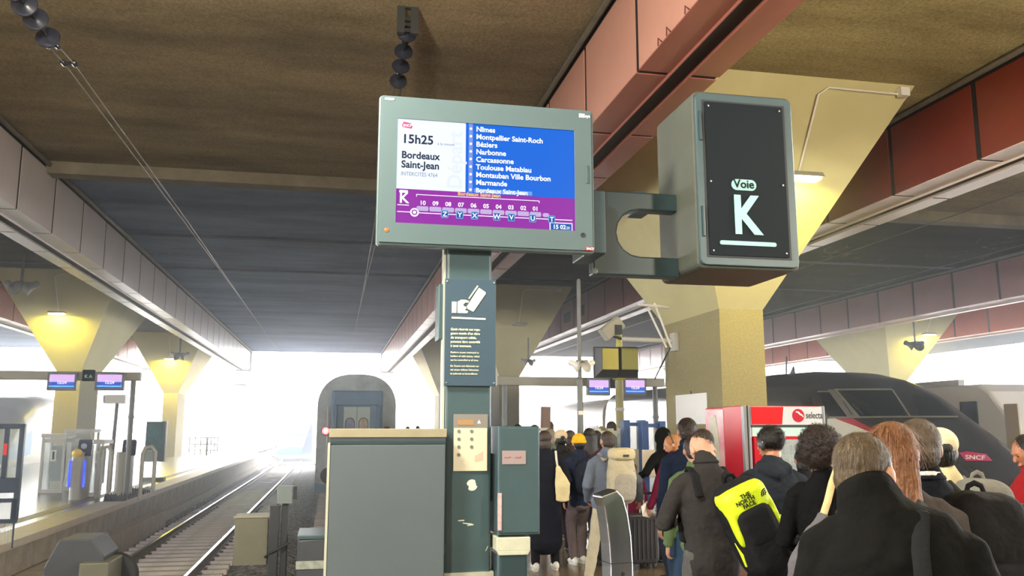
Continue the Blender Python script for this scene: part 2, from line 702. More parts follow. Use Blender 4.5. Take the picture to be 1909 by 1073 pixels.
# wall mounted lamps on the capitals, all lit alike
def lamp(xc, y0, label, on=True, dx=.1, power=120):
    z = 5.86
    y = y0 - 2.33 * (z - 3.86) / 3.49 - .3
    t = thing('wall_lamp', label, 'lamp', (xc + dx, y, z), 0, 'lamps on the column capitals')
    b = MB()
    b.prism([(-.30, 0), (-.26, .07), (.26, .07), (.30, 0)], -.14, .14, 'y')
    b.build('housing', mat('lamp_housing', (120, 116, 104), .5), t)
    MB().cham(-.27, .27, -.12, .12, -.035, -.002, .05, 'z').build('diffuser', mat('lamp_glow' if on else 'lamp_off', (255, 244, 180) if on else (170, 170, 175), .4, emit=9. if on else 0), t)
    MB().tube([(0, .1, .04), (0, .36, .06)], .025, 8).build('bracket', m_grey, t)
    # conduit up the capital face
    k = -2.33 / 3.49
    zt = 7.2 - z
    b = MB()
    b.tube([(0, .22, .05), (0, .26 + k * (zt - .1) - .0, zt - .1), (.15, .26 + k * zt, zt), (1.4, .26 + k * zt, zt - .01)], .016, 6)
    b.build('conduit', m_white, t, smooth=True)
    bx = MB().box(1.4, 1.56, k * zt + .16, k * zt + .28, zt - .06, zt + .08).build('junction_box', m_white, t)
    if on:
        l = bpy.data.lights.new('lamp', 'AREA')
        l.shape = 'RECTANGLE'
        l.size, l.size_y = .5, .2
        l.energy = power
        l.color = (1., .84, .07)
        lo = bpy.data.objects.new('lamp_light', l)
        COL.objects.link(lo)
        lo.parent = t
        lo.location = (0, 0, -.045)
    return t

lamp(-9.9, 35.3, 'lit wall lamp on the capital above the left gantry screens', dx=-.1, power=60)
lamp(-9.9, 56.4, 'lit wall lamp on the farther left capital beside twin horns', power=110)
lamp(7.13, 14.2, 'lit wall lamp partly hidden behind the lettered sign box', dx=.42, power=24)
lamp(7.13, 35.3, 'unlit wall lamp on the shaded capital behind the display pole', on=False)
lamp(25.4, 35.3, 'lit wall lamp on the capital behind the dark train', dx=.55, power=60)
lamp(-9.9, 14.2, 'lit wall lamp on the nearest left capital, at the picture edge', power=40)

# strip lamps added out of view to brighten the near ceiling and objects
for i, (lx, ly, e) in enumerate(((-4, -3.5, 650), (7.1, -2.5, 330), (7.1, 5.0, 190), (16, 2, 260), (16, 10, 130), (-1.4, 4, 330))):
    t = thing('hall_lamp', ['strip lamp over the cross platform, behind and left of the viewer', 'strip lamp hanging behind the waiting queue', 'strip lamp hanging over the head of the balding man', 'strip lamp over the right end of the cross platform', 'strip lamp in front of the dark train nose', 'strip lamp above the ends of the two left tracks'][i], 'lamp', (lx, ly, 5.3), 0, 'strip lamps over the cross platform')
    MB().cham(-.75, .75, -.09, .09, 0, .08, .03, 'x').build('housing', m_lgrey, t)
    MB().cham(-.72, .72, -.07, .07, -.04, 0, .02, 'x').build('tube', mat('strip_glow', (255, 226, 160), .4, emit=5), t)
    b = MB()
    for xx in (-.6, .6):
        b.tube([(xx, 0, .08), (xx, 0, 2.05)], .012, 6)
    b.build('suspension', m_grey, t)
    l = bpy.data.lights.new('hall', 'POINT')
    l.energy = e
    l.shadow_soft_size = .35
    l.color = (1, .92, .74)
    lo = bpy.data.objects.new('hall_light', l)
    COL.objects.link(lo)
    lo.parent = t
    lo.location = (0, 0, -.42)

# floors: cross platform, three platforms
fl = struct(MB().box(-46, 46, -16, 8.6, -1.15, 0).build('floor', c_floor), 'brown polished cross platform floor')
for x0, x1, m in ((-14.7, -4.92, c_floorL), (2.45, 12.5, c_floor), (19.85, 31, c_floorL), (-31, -24, c_floorL)):
    struct(MB().box(x0, x1, 8.6, 150, -.12, 0).build('floor', m))
    struct(MB().box(x0 + .14, x1 - .14, 8.6, 150, -1.15, -.12).build('floor', c_wall))
# pale edge stones on the left platform, each slab its own piece, and the wall blocks under them
e0 = struct(MB().box(-5.42, -4.88, 8.6, 150, -.13, .0).build('kerb', c_edge), 'pale stone edge of the left platform')
me = None
for k in range(44):
    y = 8.9 + k * 1.25
    if me is None:
        f = MB().box(-5.42, -4.84, .01, 1.24, -.10, .012).build('edge_slab', c_edge, e0)
        me = f.data
    else:
        f = bpy.data.objects.new('edge_slab', me)
        COL.objects.link(f)
        f.parent = e0
    f.location.y = y
wl = struct(MB().box(-5.2, -4.98, 8.6, 150, -1.1, -.1).build('wall_left', c_wall), 'concrete block wall under the left platform edge')
me = None
for k in range(44):
    y = 8.9 + k * 1.25
    if me is None:
        f = MB().box(-5.0, -4.93, .015, 1.235, -.56, -.13).build('block', c_wall, wl)
        me = f.data
    else:
        f = bpy.data.objects.new('block', me)
        COL.objects.link(f)
        f.parent = wl
    f.location.y = y
struct(MB().box(-4.98, -4.66, 8.6, 27, -1.1, -.58).build('ledge', c_ledge))
struct(MB().box(-4.98, -4.84, 27, 120, -1.1, -.75).build('ledge', c_ledge))
struct(MB().box(-5.98, -5.7, 8.6, 150, -.01, .004).build('floor', mat('grey_warning_strip', (112, 108, 104), .5, var=.2, vscale=30)))

# ballast and the ground beyond
g = MB()
nx, ny = 64, 200
X0, X1, Y0, Y1 = -4.9, 2.6, 8.6, 60
for j in range(ny + 1):
    for i in range(nx + 1):
        x = X0 + (X1 - X0) * i / nx
        y = Y0 + (Y1 - Y0) * j / ny
        z = -1.085 + .035 * noise.noise(Vector((x * 5, y * 5, 0))) + .03 * noise.noise(Vector((x * .8, y * .5, 3)))
        dt = min(abs(x + 3.26), abs(x - .8))
        if dt > 1.35:
            z += min(.14, (dt - 1.35) * .4)
        g.v.append(Vector((x, y, z)))
for j in range(ny):
    for i in range(nx):
        a = j * (nx + 1) + i
        g.f.append((a, a + 1, a + nx + 2, a + nx + 1))
        g.mi.append(0)
o = g.build('ground', m_ballast, smooth=2)
struct(o)
struct(MB().box(-160, 160, 8.6, 400, -1.6, -1.12).build('ground', m_ballast))
struct(MB().box(-160, 160, 70, 400, -1.3, -1.0).build('ground', mat('sunlit_paving', (205, 200, 190), .8)))  # outside ground coloured pale to bounce light up under the roof
struct(MB().box(-160, 160, -60, -16, -1.6, -.02).build('ground', mat('forecourt_paving', (180, 176, 168), .7)))

# rails and sleepers
SL = [None, None]
def track(xc, y0, y1, ysl, label):
    t = thing('track', label, 'railway track', (xc, y0, -1.1))
    t['kind'] = 'structure'
    for s in (-1, 1):
        b = MB()
        L = y1 - y0
        x = s * .7535
        b.prism([(x - .07, .10), (x + .07, .10), (x + .07, .112), (x + .012, .135), (x + .012, .2), (x + .036, .212), (x + .036, .245), (x - .036, .245), (x - .036, .212), (x - .012, .2), (x - .012, .135), (x - .07, .112)], 0, L, 'y')
        r = b.build('rail', m_rust, t)
        MB().box(x - .030, x + .030, 0, L, .244, .25).build('running_surface', m_railtop, r)
    n = int((min(ysl, y1) - y0) / .6)
    for k in range(n):
        if SL[0] is None:
            b = MB()
            b.prism([(-.13, -.05), (.13, -.05), (.10, .10), (-.10, .10)], -1.28, 1.28, 'x')
            o = b.build('sleeper', m_sleeper, t)
            SL[0] = o.data
            c = MB()
            for s in (-1, 1):
                for q in (-.115, .115):
                    c.box(s * .7535 + q - .035, s * .7535 + q + .035, -.06, .06, .10, .135)
            f = c.build('fastening', m_rust, o)
            SL[1] = f.data
        else:
            o = bpy.data.objects.new('sleeper', SL[0])
            COL.objects.link(o)
            o.parent = t
            if k * .6 + y0 < 32:
                f = bpy.data.objects.new('fastening', SL[1])
                COL.objects.link(f)
                f.parent = o
        o.location = (random.uniform(-.02, .02), .3 + k * .6, 0)
    return t

track(-3.26, 10.3, 80, 62, 'left railway track with bright rails running to the far train')
track(.8, 11.3, 80, 40, 'railway track under the old coach, half hidden by the grey cabinet')
track(14.1, 12.5, 80, 14, 'railway track under the dark high-speed train')
track(18.2, 12.5, 80, 14, 'railway track under the white locomotive')
track(-16.4, 12.5, 80, 14, 'railway track beyond the left platform')

# thin haze added under the roof to imitate lens glare
hz = MB().box(-45, 45, 9, 120, -.9, 7.3)
hm = bpy.data.materials.new('haze')
hm.use_nodes = True
nt = hm.node_tree
nt.nodes.remove(nt.nodes['Principled BSDF'])
vs_ = nt.nodes.new('ShaderNodeVolumeScatter')
vs_.inputs['Density'].default_value = .0085
vs_.inputs['Anisotropy'].default_value = .55
vs_.inputs['Color'].default_value = (.86, .93, 1, 1)
nt.links.new(vs_.outputs[0], nt.nodes['Material Output'].inputs['Volume'])
o = hz.build('haze', hm)
tag(o, 'thin bright haze hanging in the air under the station roof', None, kind='stuff')

# station hall wall behind the cross platform
hw = struct(MB().box(-46, 46, -14.4, -14, 0, ZC + .4).build('wall_back', mat('hall_wall', (170, 156, 132), .7, var=.15, vscale=.5)), 'long hall wall closing the cross platform')

# ------------------------------------------------------------------ the display post group (plane Y = 5.5)
PY = 5.5
pole = thing('display_pole', 'teal steel post with pasted notices carrying the departure screen', 'post', (.86, 5.75, 0))
MB().cham(-.155, .155, -.13, .13, .84, 3.2, .02, 'z').build('post', m_green, pole)
MB().cham(-.165, .165, -.14, .14, 0, .83, .015, 'z').build('base_sleeve', m_green, pole)
MB().box(-.17, .17, -.147, .147, .815, .845).build('weld_band', mat('bare_band', (188, 190, 178), .4, .3), pole)
MB().box(-.172, -.157, -.12, -.02, .86, 3.1).build('corner_strip', mat('pale_corner_strip', (176, 180, 168), .45), pole)
plate = MB().box(-.165, .178, -.155, -.135, 2.02, 2.73).build('notice_plate', mat('notice_blue_grey', (58, 80, 98), .4), pole, bevel=.003)
ft = 0
m_print = mat('pale_print', (214, 218, 196), .5)
# hand holding a ticket: cuff, hand, ticket, underline
yy = -.156
ic = MB()
def ipoly(pts, d=.003, y=yy, into=None):
    (into or ic).prism([(x, z) for x, z in pts], y - d, y, 'y')
ipoly([(-.12, 2.50), (-.088, 2.50), (-.088, 2.575), (-.12, 2.575)])
ipoly([(-.082, 2.50), (-.02, 2.50), (-.012, 2.505), (-.012, 2.515), (-.03, 2.52), (-.03, 2.528), (-.016, 2.531), (-.016, 2.54), (-.035, 2.545), (-.045, 2.556), (-.028, 2.572), (-.01, 2.57), (-.005, 2.582), (-.03, 2.59), (-.058, 2.59), (-.082, 2.575)])
ipoly([(-.026, 2.535), (.022, 2.512), (.028, 2.515), (.108, 2.635), (.106, 2.645), (.065, 2.672), (.058, 2.67)])
ipoly([(-.010, 2.60), (-.002, 2.596), (.058, 2.684), (.050, 2.69)])
ipoly([(-.12, 2.462), (.108, 2.458), (.108, 2.470), (-.12, 2.474)])
o = ic.build('pictogram', m_print, plate)
o['kind'] = 'stuff'
rows = []
z = 2.385
for s in ('Quais réservés aux voya-', 'geurs munis d’un titre', 'de transport valide,', 'pouvant être contrôlé', 'à tout moment.'):
    rows.append((s, .0215, (-.125, yy - .001, z), dict(bold=.0007, sx=.90 if len(s) > 22 else 1.02)))
    z -= .0275
z -= .014
for s in ('Platform access restricted to', 'holders of valid tickets, which', 'can be controlled at all time.'):
    rows.append((s, .0165, (-.125, yy - .001, z), dict(bold=.0003, sx=.98)))
    z -= .025
z -= .014
for s in ('Ein Zugang zum Bahnsteig nur', 'mit einem gültigen Fahrschein', 'ist jederzeit zu kontrollieren'):
    rows.append((s, .0165, (-.125, yy - .001, z), dict(bold=.0003, sx=.95)))
    z -= .025
texts(rows, m_print, plate)
for (sx_, sz_) in ((-.15, 2.71), (.165, 2.71), (-.15, 2.04), (.165, 2.04)):
    MB().lathe((sx_, -.156, sz_), [(.006, 0), (.006, -.004), (.002, -.006)], 8, 'y').build('screw', m_steel, plate)
MB().box(-.20, -.168, -.10, .1, 2.33, 2.70).build('side_plate', m_green, pole, bevel=.006)
# rules poster
ps = MB().box(-.095, .125, -.142, -.131, 1.475, 1.835).build('rules_poster', mat('poster_cream', (212, 206, 186), .4), pole)
MB().box(-.098, .128, -.1440, -.1415, 1.752, 1.838).build('poster_heading', mat('poster_heading_grey', (128, 124, 122), .4), ps)
MB().box(-.072, .035, -.1460, -.1435, 1.768, 1.802).build('heading_label', mat('poster_ochre', (160, 128, 92), .4), ps)
b = MB().prism([(.058, 1.778), (.082, 1.778), (.07, 1.802)], -.146, -.1435, 'y')
b.build('warning_triangle', m_white, ps)
b = MB()
for i in range(4):
    b.lathe((-.062, -.1435, 1.728 - i * .05), [(.011, 0), (.011, -.002)], 12, 'y')
    if i < 3:
        b.lathe((.022, -.1435, 1.728 - i * .05), [(.011, 0), (.011, -.002)], 12, 'y')
o = b.build('bullet_dots', mat('poster_dot', (104, 118, 110), .5), ps)
o['kind'] = 'stuff'
MB().prism([(.045, 1.53), (.10, 1.54), (.10, 1.60), (.045, 1.57)], -.1425, -.1415, 'y').build('faded_stamp', mat('poster_pink', (206, 176, 160), .5), ps)
# round torn sticker
b = MB()
pts = []
random.seed(3)
for k in range(26):
    a = 2 * pi * k / 26
    r = .036 if k % 13 > 3 else .022 + .012 * random.random()
    pts.append((.028 + r * cos(a), 1.385 + r * sin(a)))
b.prism(pts, -.133, -.1305, 'y')
b.build('torn_sticker', mat('sticker_white', (226, 226, 214), .5), pole)
b = MB()
for (x0, z0, x1, z1) in ((-.06, 1.16, -.02, 1.165), (-.03, 1.145, .03, 1.14), (.0, 1.13, .04, 1.137), (-.145, .96, -.14, 1.02), (.12, .97, .135, 1.0)):
    b.prism([(x0, z0), (x1, z1 - .004), (x1, z1 + .004), (x0, z0 + .006)], -.132, -.1302, 'y')
o = b.build('scratches', m_print, pole)
o['kind'] = 'stuff'

# departure screen
scr = thing('departure_screen', 'large grey departure screen with white, blue and purple display on post', 'screen', (.86, 5.6, 2.92))
M_cs = mat('screen_case', (84, 102, 108), .32, var=.06, vscale=1.2)
def sp(px, py):
    p = at(px, py, 5.497)
    return (p.x - .86, p.z - 2.92)
TLc, TRc, BLc, BRc = (.22 - .86, 1.01), (1.735 - .86, 1.035), (.235 - .86, .0), (1.675 - .86, .01)
xs0, xs1, zs0, zs1 = -.508, .71, .152, .865
b = MB()
def rr(x0, x1, z0, z1, r=.02, n=4):
    out = []
    for cx, cz, a0 in ((x1 - r, z1 - r, 0), (x0 + r, z1 - r, 90), (x0 + r, z0 + r, 180), (x1 - r, z0 + r, 270)):
        for k in range(n + 1):
            t = radians(a0 + 90 * k / n)
            out.append((cx + r * cos(t), cz + r * sin(t)))
    return out
X0s, X1s, Z0s, Z1s = -.632, .85, .0, 1.025
b.box(X0s, xs0, -.1, .16, Z0s, Z1s)
b.box(xs1, X1s, -.1, .16, Z0s, Z1s)
b.box(xs0, xs1, -.1, .16, Z0s, zs0)
b.box(xs0, xs1, -.1, .16, zs1, Z1s)
b.box(xs0, xs1, -.06, .16, zs0, zs1)
b2 = MB()
outer = rr(X0s, X1s, Z0s, Z1s, .03)
b2.prism(outer, -.085, -.02, 'y')
b2.cham(X0s + .08, X1s - .08, -.03, .17, .10, Z1s - .08, .05, 'y')
case = b2.build('case', M_cs, scr, bevel=.008)
bz = MB()
bz.box(X0s + .02, xs0 - .0, -.100, -.08, Z0s + .02, Z1s - .02)
bz.box(xs1, X1s - .02, -.100, -.08, Z0s + .02, Z1s - .02)
bz.box(xs0, xs1, -.100, -.08, Z0s + .02, zs0)
bz.box(xs0, xs1, -.100, -.08, zs1, Z1s - .02)
bz.build('bezel', M_cs, scr)
def glow(name, col, e=1.):
    return mat(name, col, .3, emit=e)
GE = .22
pan = MB().box(xs0, xs1, -.088, -.084, zs0, zs1).build('panel', glow('screen_purple', (150, 44, 170), GE), scr)
zc = .385           # top of the purple band
y_ = -.0885
MB().box(xs0, -.048, y_ - .001, y_, zc, zs1).build('white_field', glow('screen_white', (226, 236, 252), GE * 1.15), pan)
MB().box(-.048, xs1, y_ - .001, y_, zc - .005, zs1).build('blue_field', glow('screen_blue', (0, 108, 232), GE * .95), pan)
MB().box(-.028, .0, y_ - .002, y_ - .0005, zc, zs1).build('stop_line', glow('screen_lilac', (120, 150, 230), GE), pan)
y2 = y_ - .0025
gw = glow('screen_letter_white', (245, 248, 255), GE * 1.3)
gn = glow('screen_navy', (28, 58, 92), GE * .6)
gg = glow('screen_grey', (120, 140, 175), GE)
stops = ['Nîmes', 'Montpellier Saint-Roch', 'Béziers', 'Narbonne', 'Carcassonne', 'Toulouse Matabiau', 'Montauban Ville Bourbon', 'Marmande', 'Bordeaux Saint-Jean']
rows = []
for i, s in enumerate(stops):
    rows.append((s, .050, (.022, y2, zs1 - .052 - i * .0532), dict(bold=.0012, ext=.0005, sx=1.0)))
MB().box(.01, .41, y_ - .002, y_ - .0005, zc, zc + .028).build('highlight', glow('screen_highlight', (110, 160, 240), GE), pan)
last = rows.pop()
texts(rows, gw, pan)
text('Bordeaux Saint-Jean', .044, gw, pan, (.022, y2, zc + .002), bold=.001, ext=.0005)
b = MB()
for i in range(9):
    b.lathe((-.014, y2, zs1 - .036 - i * .0532), [(.009, 0), (.009, -.001)], 12, 'y')
o = b.build('stop_dots', gw, pan)
o['kind'] = 'stuff'
texts([('15h25', .085, (-.478, y2, .70), dict(bold=.002, ext=.0005)), ('Bordeaux', .068, (-.478, y2, .595), dict(bold=.0018, ext=.0005, sx=.95)),
       ('Saint-Jean', .068, (-.478, y2, .53), dict(bold=.0018, ext=.0005, sx=.95))], gn, pan)
texts([('à la minute', .026, (-.24, y2, .70), dict(ext=.0005)), ('INTERCITÉS 4764', .038, (-.48, y2, .475), dict(ext=.0005, sx=.85))], gg, pan)
me = text_mesh('Départ', .14, .003, .0004)
me.transform(Matrix.Translation((-.075, y_ - .0015, .40)) @ FACE_S @ Matrix.Rotation(radians(90), 4, 'Z'))
link('watermark', me, glow('screen_faint', (218, 228, 245), GE * 1.12), pan)
lg = MB().prism([(-.475, .808), (-.415, .80), (-.408, .815), (-.42, .838), (-.468, .845), (-.478, .825)], y2 - .001, y2, 'y').build('operator_logo', glow('screen_pink', (232, 84, 140), GE), pan)
text('SNCF', .026, gw, lg, (-.471, y2 - .002, .812), bold=.0008, ext=.0004, sx=.9)
# train composition strip
text('K', .095, gw, pan, (-.487, y2, .29), bold=.002, ext=.0005)
b = MB()
b.prism(rr(-.488, -.43, .357, .375, .008), y2 - .001, y2, 'y')
b.box(-.498, -.422, y2 - .001, y2, .272, .277)
b.box(xs0 + .01, -.41, y2 - .001, y2, .226, .231)
b.box(-.36, xs1 - .02, y2 - .001, y2, .224, .229)
b.box(-.375, .46, y2 - .001, y2, .348, .352)
b.box(-.375, -.371, y2 - .001, y2, .335, .352)
b.box(.456, .46, y2 - .001, y2, .335, .352)
b.lathe((-.385, y2, .228), [(.029, 0), (.029, -.001)], 20, 'y')
o = b.build('route_line', gw, pan)
o['kind'] = 'stuff'
MB().lathe((-.385, y2 - .001, .228), [(.019, 0), (.019, -.0012)], 18, 'y').build('route_ring', glow('screen_purple', (0, 0, 0)), pan)
MB().lathe((-.385, y2 - .002, .228), [(.011, 0), (.011, -.0013)], 16, 'y').build('route_dot', gw, pan)
gl = glow('screen_lavender', (196, 178, 226), GE)
for i in range(10):
    x = -.372 + i * .085
    MB().prism(rr(x, x + .079, .240, .272, .008, 2), y2 - .001, y2, 'y').build('carriage_symbol', gl, pan)
MB().prism(rr(.482, .528, .240, .268, .012, 2), y2 - .001, y2, 'y').build('engine_symbol', gl, pan)
texts([('%02d' % (10 - i), .040, (-.352 + i * .085, y2, .282), dict(ext=.0005, bold=.0008)) for i in range(10)], gw, pan)
text('Bordeaux Saint-Jean', .036, glow('screen_yellow', (250, 205, 130), GE), pan, (-.10, y2, .360), bold=.001, ext=.0005)
gb2 = glow('screen_badge', (20, 90, 170), GE)
for ch, x in zip('ZYXWVUT', (-.185, -.085, .015, .165, .265, .412, .545)):
    q = MB().prism(rr(x - .024, x + .024, .200, .252, .006, 2), y2 - .0025, y2 - .001, 'y').build('zone_badge', glow('screen_badge_rim', (120, 190, 240), GE), pan)
    MB().box(x - .020, x + .020, y2 - .004, y2 - .0024, .204, .248).build('badge_field', gb2, q)
    text(ch, .046, gw, q, (x, y2 - .0045, .210), align='CENTER', bold=.0008, ext=.0005)
q = MB().box(.53, .69, y2 - .0025, y2 - .001, zs0 + .002, zs0 + .054).build('clock_frame', gw, pan)
MB().box(.536, .684, y2 - .0035, y2 - .0024, zs0 + .002, zs0 + .048).build('clock_field', glow('screen_clock', (0, 88, 180), GE), q)
texts([('15 02', .040, (.552, y2 - .004, zs0 + .010), dict(bold=.001, ext=.0005)), ('20', .026, (.645, y2 - .004, zs0 + .010), dict(ext=.0005))], gw, q)
# little things on the case
MB().box(-.595, -.535, -.104, -.099, .985, 1.0).build('label_strip', m_white, scr)
text('sys', .03, m_white, scr, (.788, -.101, .966), bold=.001)
MB().box(.745, .785, -.104, -.099, .962, .99).build('maker_plate', m_white, scr)
MB().prism([(.78, .02), (.83, .018), (.834, .03), (.824, .043), (.785, .044), (.776, .034)], -.103, -.099, 'y').build('operator_badge', mat('badge_red', (170, 30, 50), .4), scr)
text('SNCF', .022, m_white, scr, (.784, -.1045, .024), bold=.0006, ext=.0006)
MB().lathe((-.565, -.1, .10), [(.014, 0), (.014, -.004), (.005, -.007)], 12, 'y').build('status_light', mat('orange_led', (255, 120, 40), .4, emit=.4), scr)
MB().lathe((.762, -.1, .125), [(.017, 0), (.017, -.004), (.010, -.004), (.008, -.001)], 14, 'y').build('lock', m_dark, scr)
MB().box(.790, .808, -.106, -.1, .49, .62).build('handle', m_green, scr, bevel=.003)
MB().box(-.15, .15, -.02, .2, .2, .8).build('mounting_plate', m_dark, scr)

# lettered sign box K and its forked arm
kb = thing('platform_sign_box', 'deep grey-green sign box with dark panel lettered Voie K', 'sign', (2.83, 5.85, 2.85))
b = MB()
b.cham(-.38, .40, -.35, .35, 0, 1.30, .05, 'y', 4)
b.build('case', mat('sign_case_paint', (74, 78, 72), .5, var=.16, vscale=2.2, bump=.03, bscale=50), kb, bevel=.012)
b = MB()
b.cham(-.365, .385, -.375, -.345, .02, 1.28, .045, 'y', 4)
door = b.build('frame', m_green, kb, bevel=.006)
MB().box(-.318, .325, -.379, -.372, .075, 1.225).build('inner_edge', m_dark, kb)
pn = MB().cham(-.30, .305, -.388, -.376, .09, 1.21, .008, 'y').build('sign_panel', mat('sign_panel_navy', (18, 28, 36), .6, spec=.2), kb)
m_kl = mat('sign_letter_aqua', (150, 208, 208), .4)
me = text_mesh('K', .375, .012, .002)
xs = [v.co.x for v in me.vertices]
zs = [v.co.y for v in me.vertices]
me.transform(Matrix.Translation((-.105, -.391, .245)) @ FACE_S @ Matrix.Diagonal((.215 / (max(xs) - min(xs)), .285 / (max(zs) - min(zs)), 1, 1)) @ Matrix.Translation((-min(xs), -min(zs), 0)))
link('lettering', me, m_kl, pn)
vb = MB().prism(rr(-.12, .07, .565, .645, .039, 8), -.391, -.387, 'y').build('badge', m_kl, pn)
text('Voie', .085, mat('sign_panel_navy', (0, 0, 0)), vb, (-.026, -.393, .583), align='CENTER', bold=.0015, ext=.001)
MB().prism(rr(-.225, .205, .165, .195, .014, 5), -.391, -.387, 'y').build('underline', m_kl, pn)
for x, z in ((-.275, 1.18), (.28, 1.18), (-.275, .62), (.28, .62), (-.275, .12), (.28, .12)):
    MB().lathe((x, -.388, z), [(.009, 0), (.008, -.004), (.003, -.005)], 8, 'y').build('screw', m_steel, pn)
for z in (.92, .22):
    MB().box(-.345, -.328, -.392, -.372, z, z + .22).build('hinge', m_greend, kb, bevel=.003)
# forked arm between the screen and the sign box
arm = thing('sign_bracket', 'forked teal arm bracket joining departure screen and sign box', 'bracket', (2.1, 5.9, 2.84))
pts = []
x0a, x1a = -.305, .36
hh = .63
pts = [(x0a, 0), (x1a, 0), (x1a, .145)]
for k in range(9):
    t = radians(-90 - 180 * k / 8)
    pts.append((.055 + .175 * cos(t), .32 + .175 * sin(t)))
pts += [(x1a, .495), (x1a, hh), (x0a, hh)]
b = MB().prism(pts, -.06, .06, 'y')
b.build('forked_plate', m_greend, arm, bevel=.012)
MB().box(-.43, -.30, -.36, .05, .09, .54).build('clamp_block', m_greend, arm, bevel=.01)
for z in (.02, .59):
    MB().tube([(-.29, -.065, z - .0), (-.29, -.065, z + .01)], .018, 8).build('weld', mat('rough_weld', (150, 158, 150), .6, bump=.6, bscale=80), arm)
sp_ = thing('side_socket', 'small grey socket box behind the sign box above the arm', 'box', (2.31, 6.36, 3.42))
MB().cham(-.05, .09, -.06, .06, 0, .19, .02, 'y').build('body', m_green, sp_)
MB().box(.05, .2, -.2, .05, .05, .12).build('bracket', m_green, sp_)

# flat grey cabinet left of the pole
cb = thing('track_cabinet', 'large flat grey-teal cabinet with beige top rail left of post', 'cabinet', (.33, 5.75, 0))
m_cab = mat('cabinet_paint', (88, 100, 108), .35, var=.08, vscale=1.2, bump=.015, bscale=40)
MB().box(-.35, .37, -.24, .2, 0, 1.70).build('body', m_cab, cb)
MB().box(-.355, .375, -.255, .2, 1.69, 1.745).build('top_rail', mat('beige_rail', (150, 144, 122), .5, var=.1, vscale=8), cb, bevel=.004)
MB().box(-.345, .365, -.258, -.24, 0, 1.645).build('front_panel', m_cab, cb, bevel=.004)
MB().box(-.345, .365, -.250, -.24, 1.65, 1.668).build('upper_groove', m_greend, cb)
MB().box(-.362, -.347, -.262, -.23, 0, 1.66).build('edge_strip', mat('pale_corner_strip', (0, 0, 0)), cb)  # pale strip paints the highlight along the cabinet's left edge

# switch box and letter-bin right of the pole
sb = thing('switch_box', 'teal-grey wall box with faded sticker right of the post', 'box', (1.17, 5.72, 1.08))
MB().cham(-.13, .145, -.2, .1, 0, .68, .01, 'z').build('body', m_green, sb)
MB().box(-.122, .137, -.212, -.198, .012, .668).build('door', m_green, sb, bevel=.004)
st = MB().box(-.105, .05, -.216, -.211, .44, .525).build('faded_sticker', mat('sticker_greyred', (150, 136, 140), .5), sb)
texts([('—•', .03, (-.09, -.2165, .475), dict(bold=.001)), ('—•', .03, (-.02, -.2165, .475), dict(bold=.001))], mat('sticker_red', (186, 70, 70), .5), st)
MB().box(-.132, -.108, -.218, -.2, .03, .26).build('torn_tape', mat('torn_pink_tape', (196, 170, 176), .6, var=.3, vscale=30), sb)
MB().box(-.165, -.12, -.05, .08, .2, .5).build('bracket', m_dark, sb)
bn = thing('litter_bin', 'dark pedestal bin with cream rounded lid under the switch box', 'bin', (1.145, 5.72, 0))
MB().cham(-.11, .10, -.2, .04, 0, .96, .03, 'z').build('body', m_greend, bn)
b = MB()
b.prism([(-.115, .98), (.105, .98), (.105, 1.065), (-.115, 1.065)], -.21, .05, 'y')
b.prism([(-.10, .955), (.09, .955), (.105, .985), (-.115, .985)], -.21, -.2, 'y')
b.build('lid', mat('bin_lid_cream', (196, 200, 184), .45, var=.1, vscale=14), bn, bevel=.012)

# ------------------------------------------------------------------ buffers and boxes at the track ends
bs = thing('buffer_stop', 'dark grey steel buffer stop with chamfered top at left track end', 'buffer stop', (-2.46, 9.75, -1.1))
zb = 1.1
p0 = atd(70, 1000, 10)
b = MB()
b.prism([(-.27, 0), (-.27, 1.50), (-.15, 1.76), (.15, 1.76), (.27, 1.60), (.27, 0)], -.3, .30, 'y')
b.build('body', mat('buffer_dark_paint', (60, 65, 74), .5, var=.15, vscale=4), bs, bevel=.01)
MB().box(.08, .35, -.42, .15, .0, 1.55).build('buffer_box', mat('olive_box_paint', (98, 98, 86), .55, var=.12, vscale=5), bs, bevel=.012)
MB().lathe((.27, .15, 1.33), [(.22, 0), (.24, .03), (.24, .07), (.17, .10)], 24, 'y').build('buffer_disc', m_dark, bs, smooth=True)
MB().box(.26, .34, -.425, -.415, 1.16, 1.32).build('yellow_mark', mat('worn_yellow', (150, 130, 62), .6, var=.3, vscale=30), bs)
MB().box(-.25, .25, .2, 1.2, .15, .3).build('foot_beam', m_rust, bs)

bs2 = thing('buffer_stop', 'round-sided grey buffer stop beside the large flat cabinet', 'buffer stop', (-.13, 9.6, -1.1))
P2 = []
b = MB()
b.prism([(-.25, 0), (-.25, .95), (-.20, 1.12), (-.20, 1.71), (.24, 1.74), (.24, 0)], -.2, .5, 'y')
b.build('body', mat('buffer_dark_paint', (0, 0, 0)), bs2, bevel=.02)
MB().box(-.205, .245, -.215, -.2, 1.42, 1.50).build('worn_stripe', mat('worn_pale_stripe', (150, 156, 148), .6, var=.4, vscale=14), bs2)
MB().box(-.202, .245, -.212, .5, 1.715, 1.755).build('cap', m_green, bs2, bevel=.006)

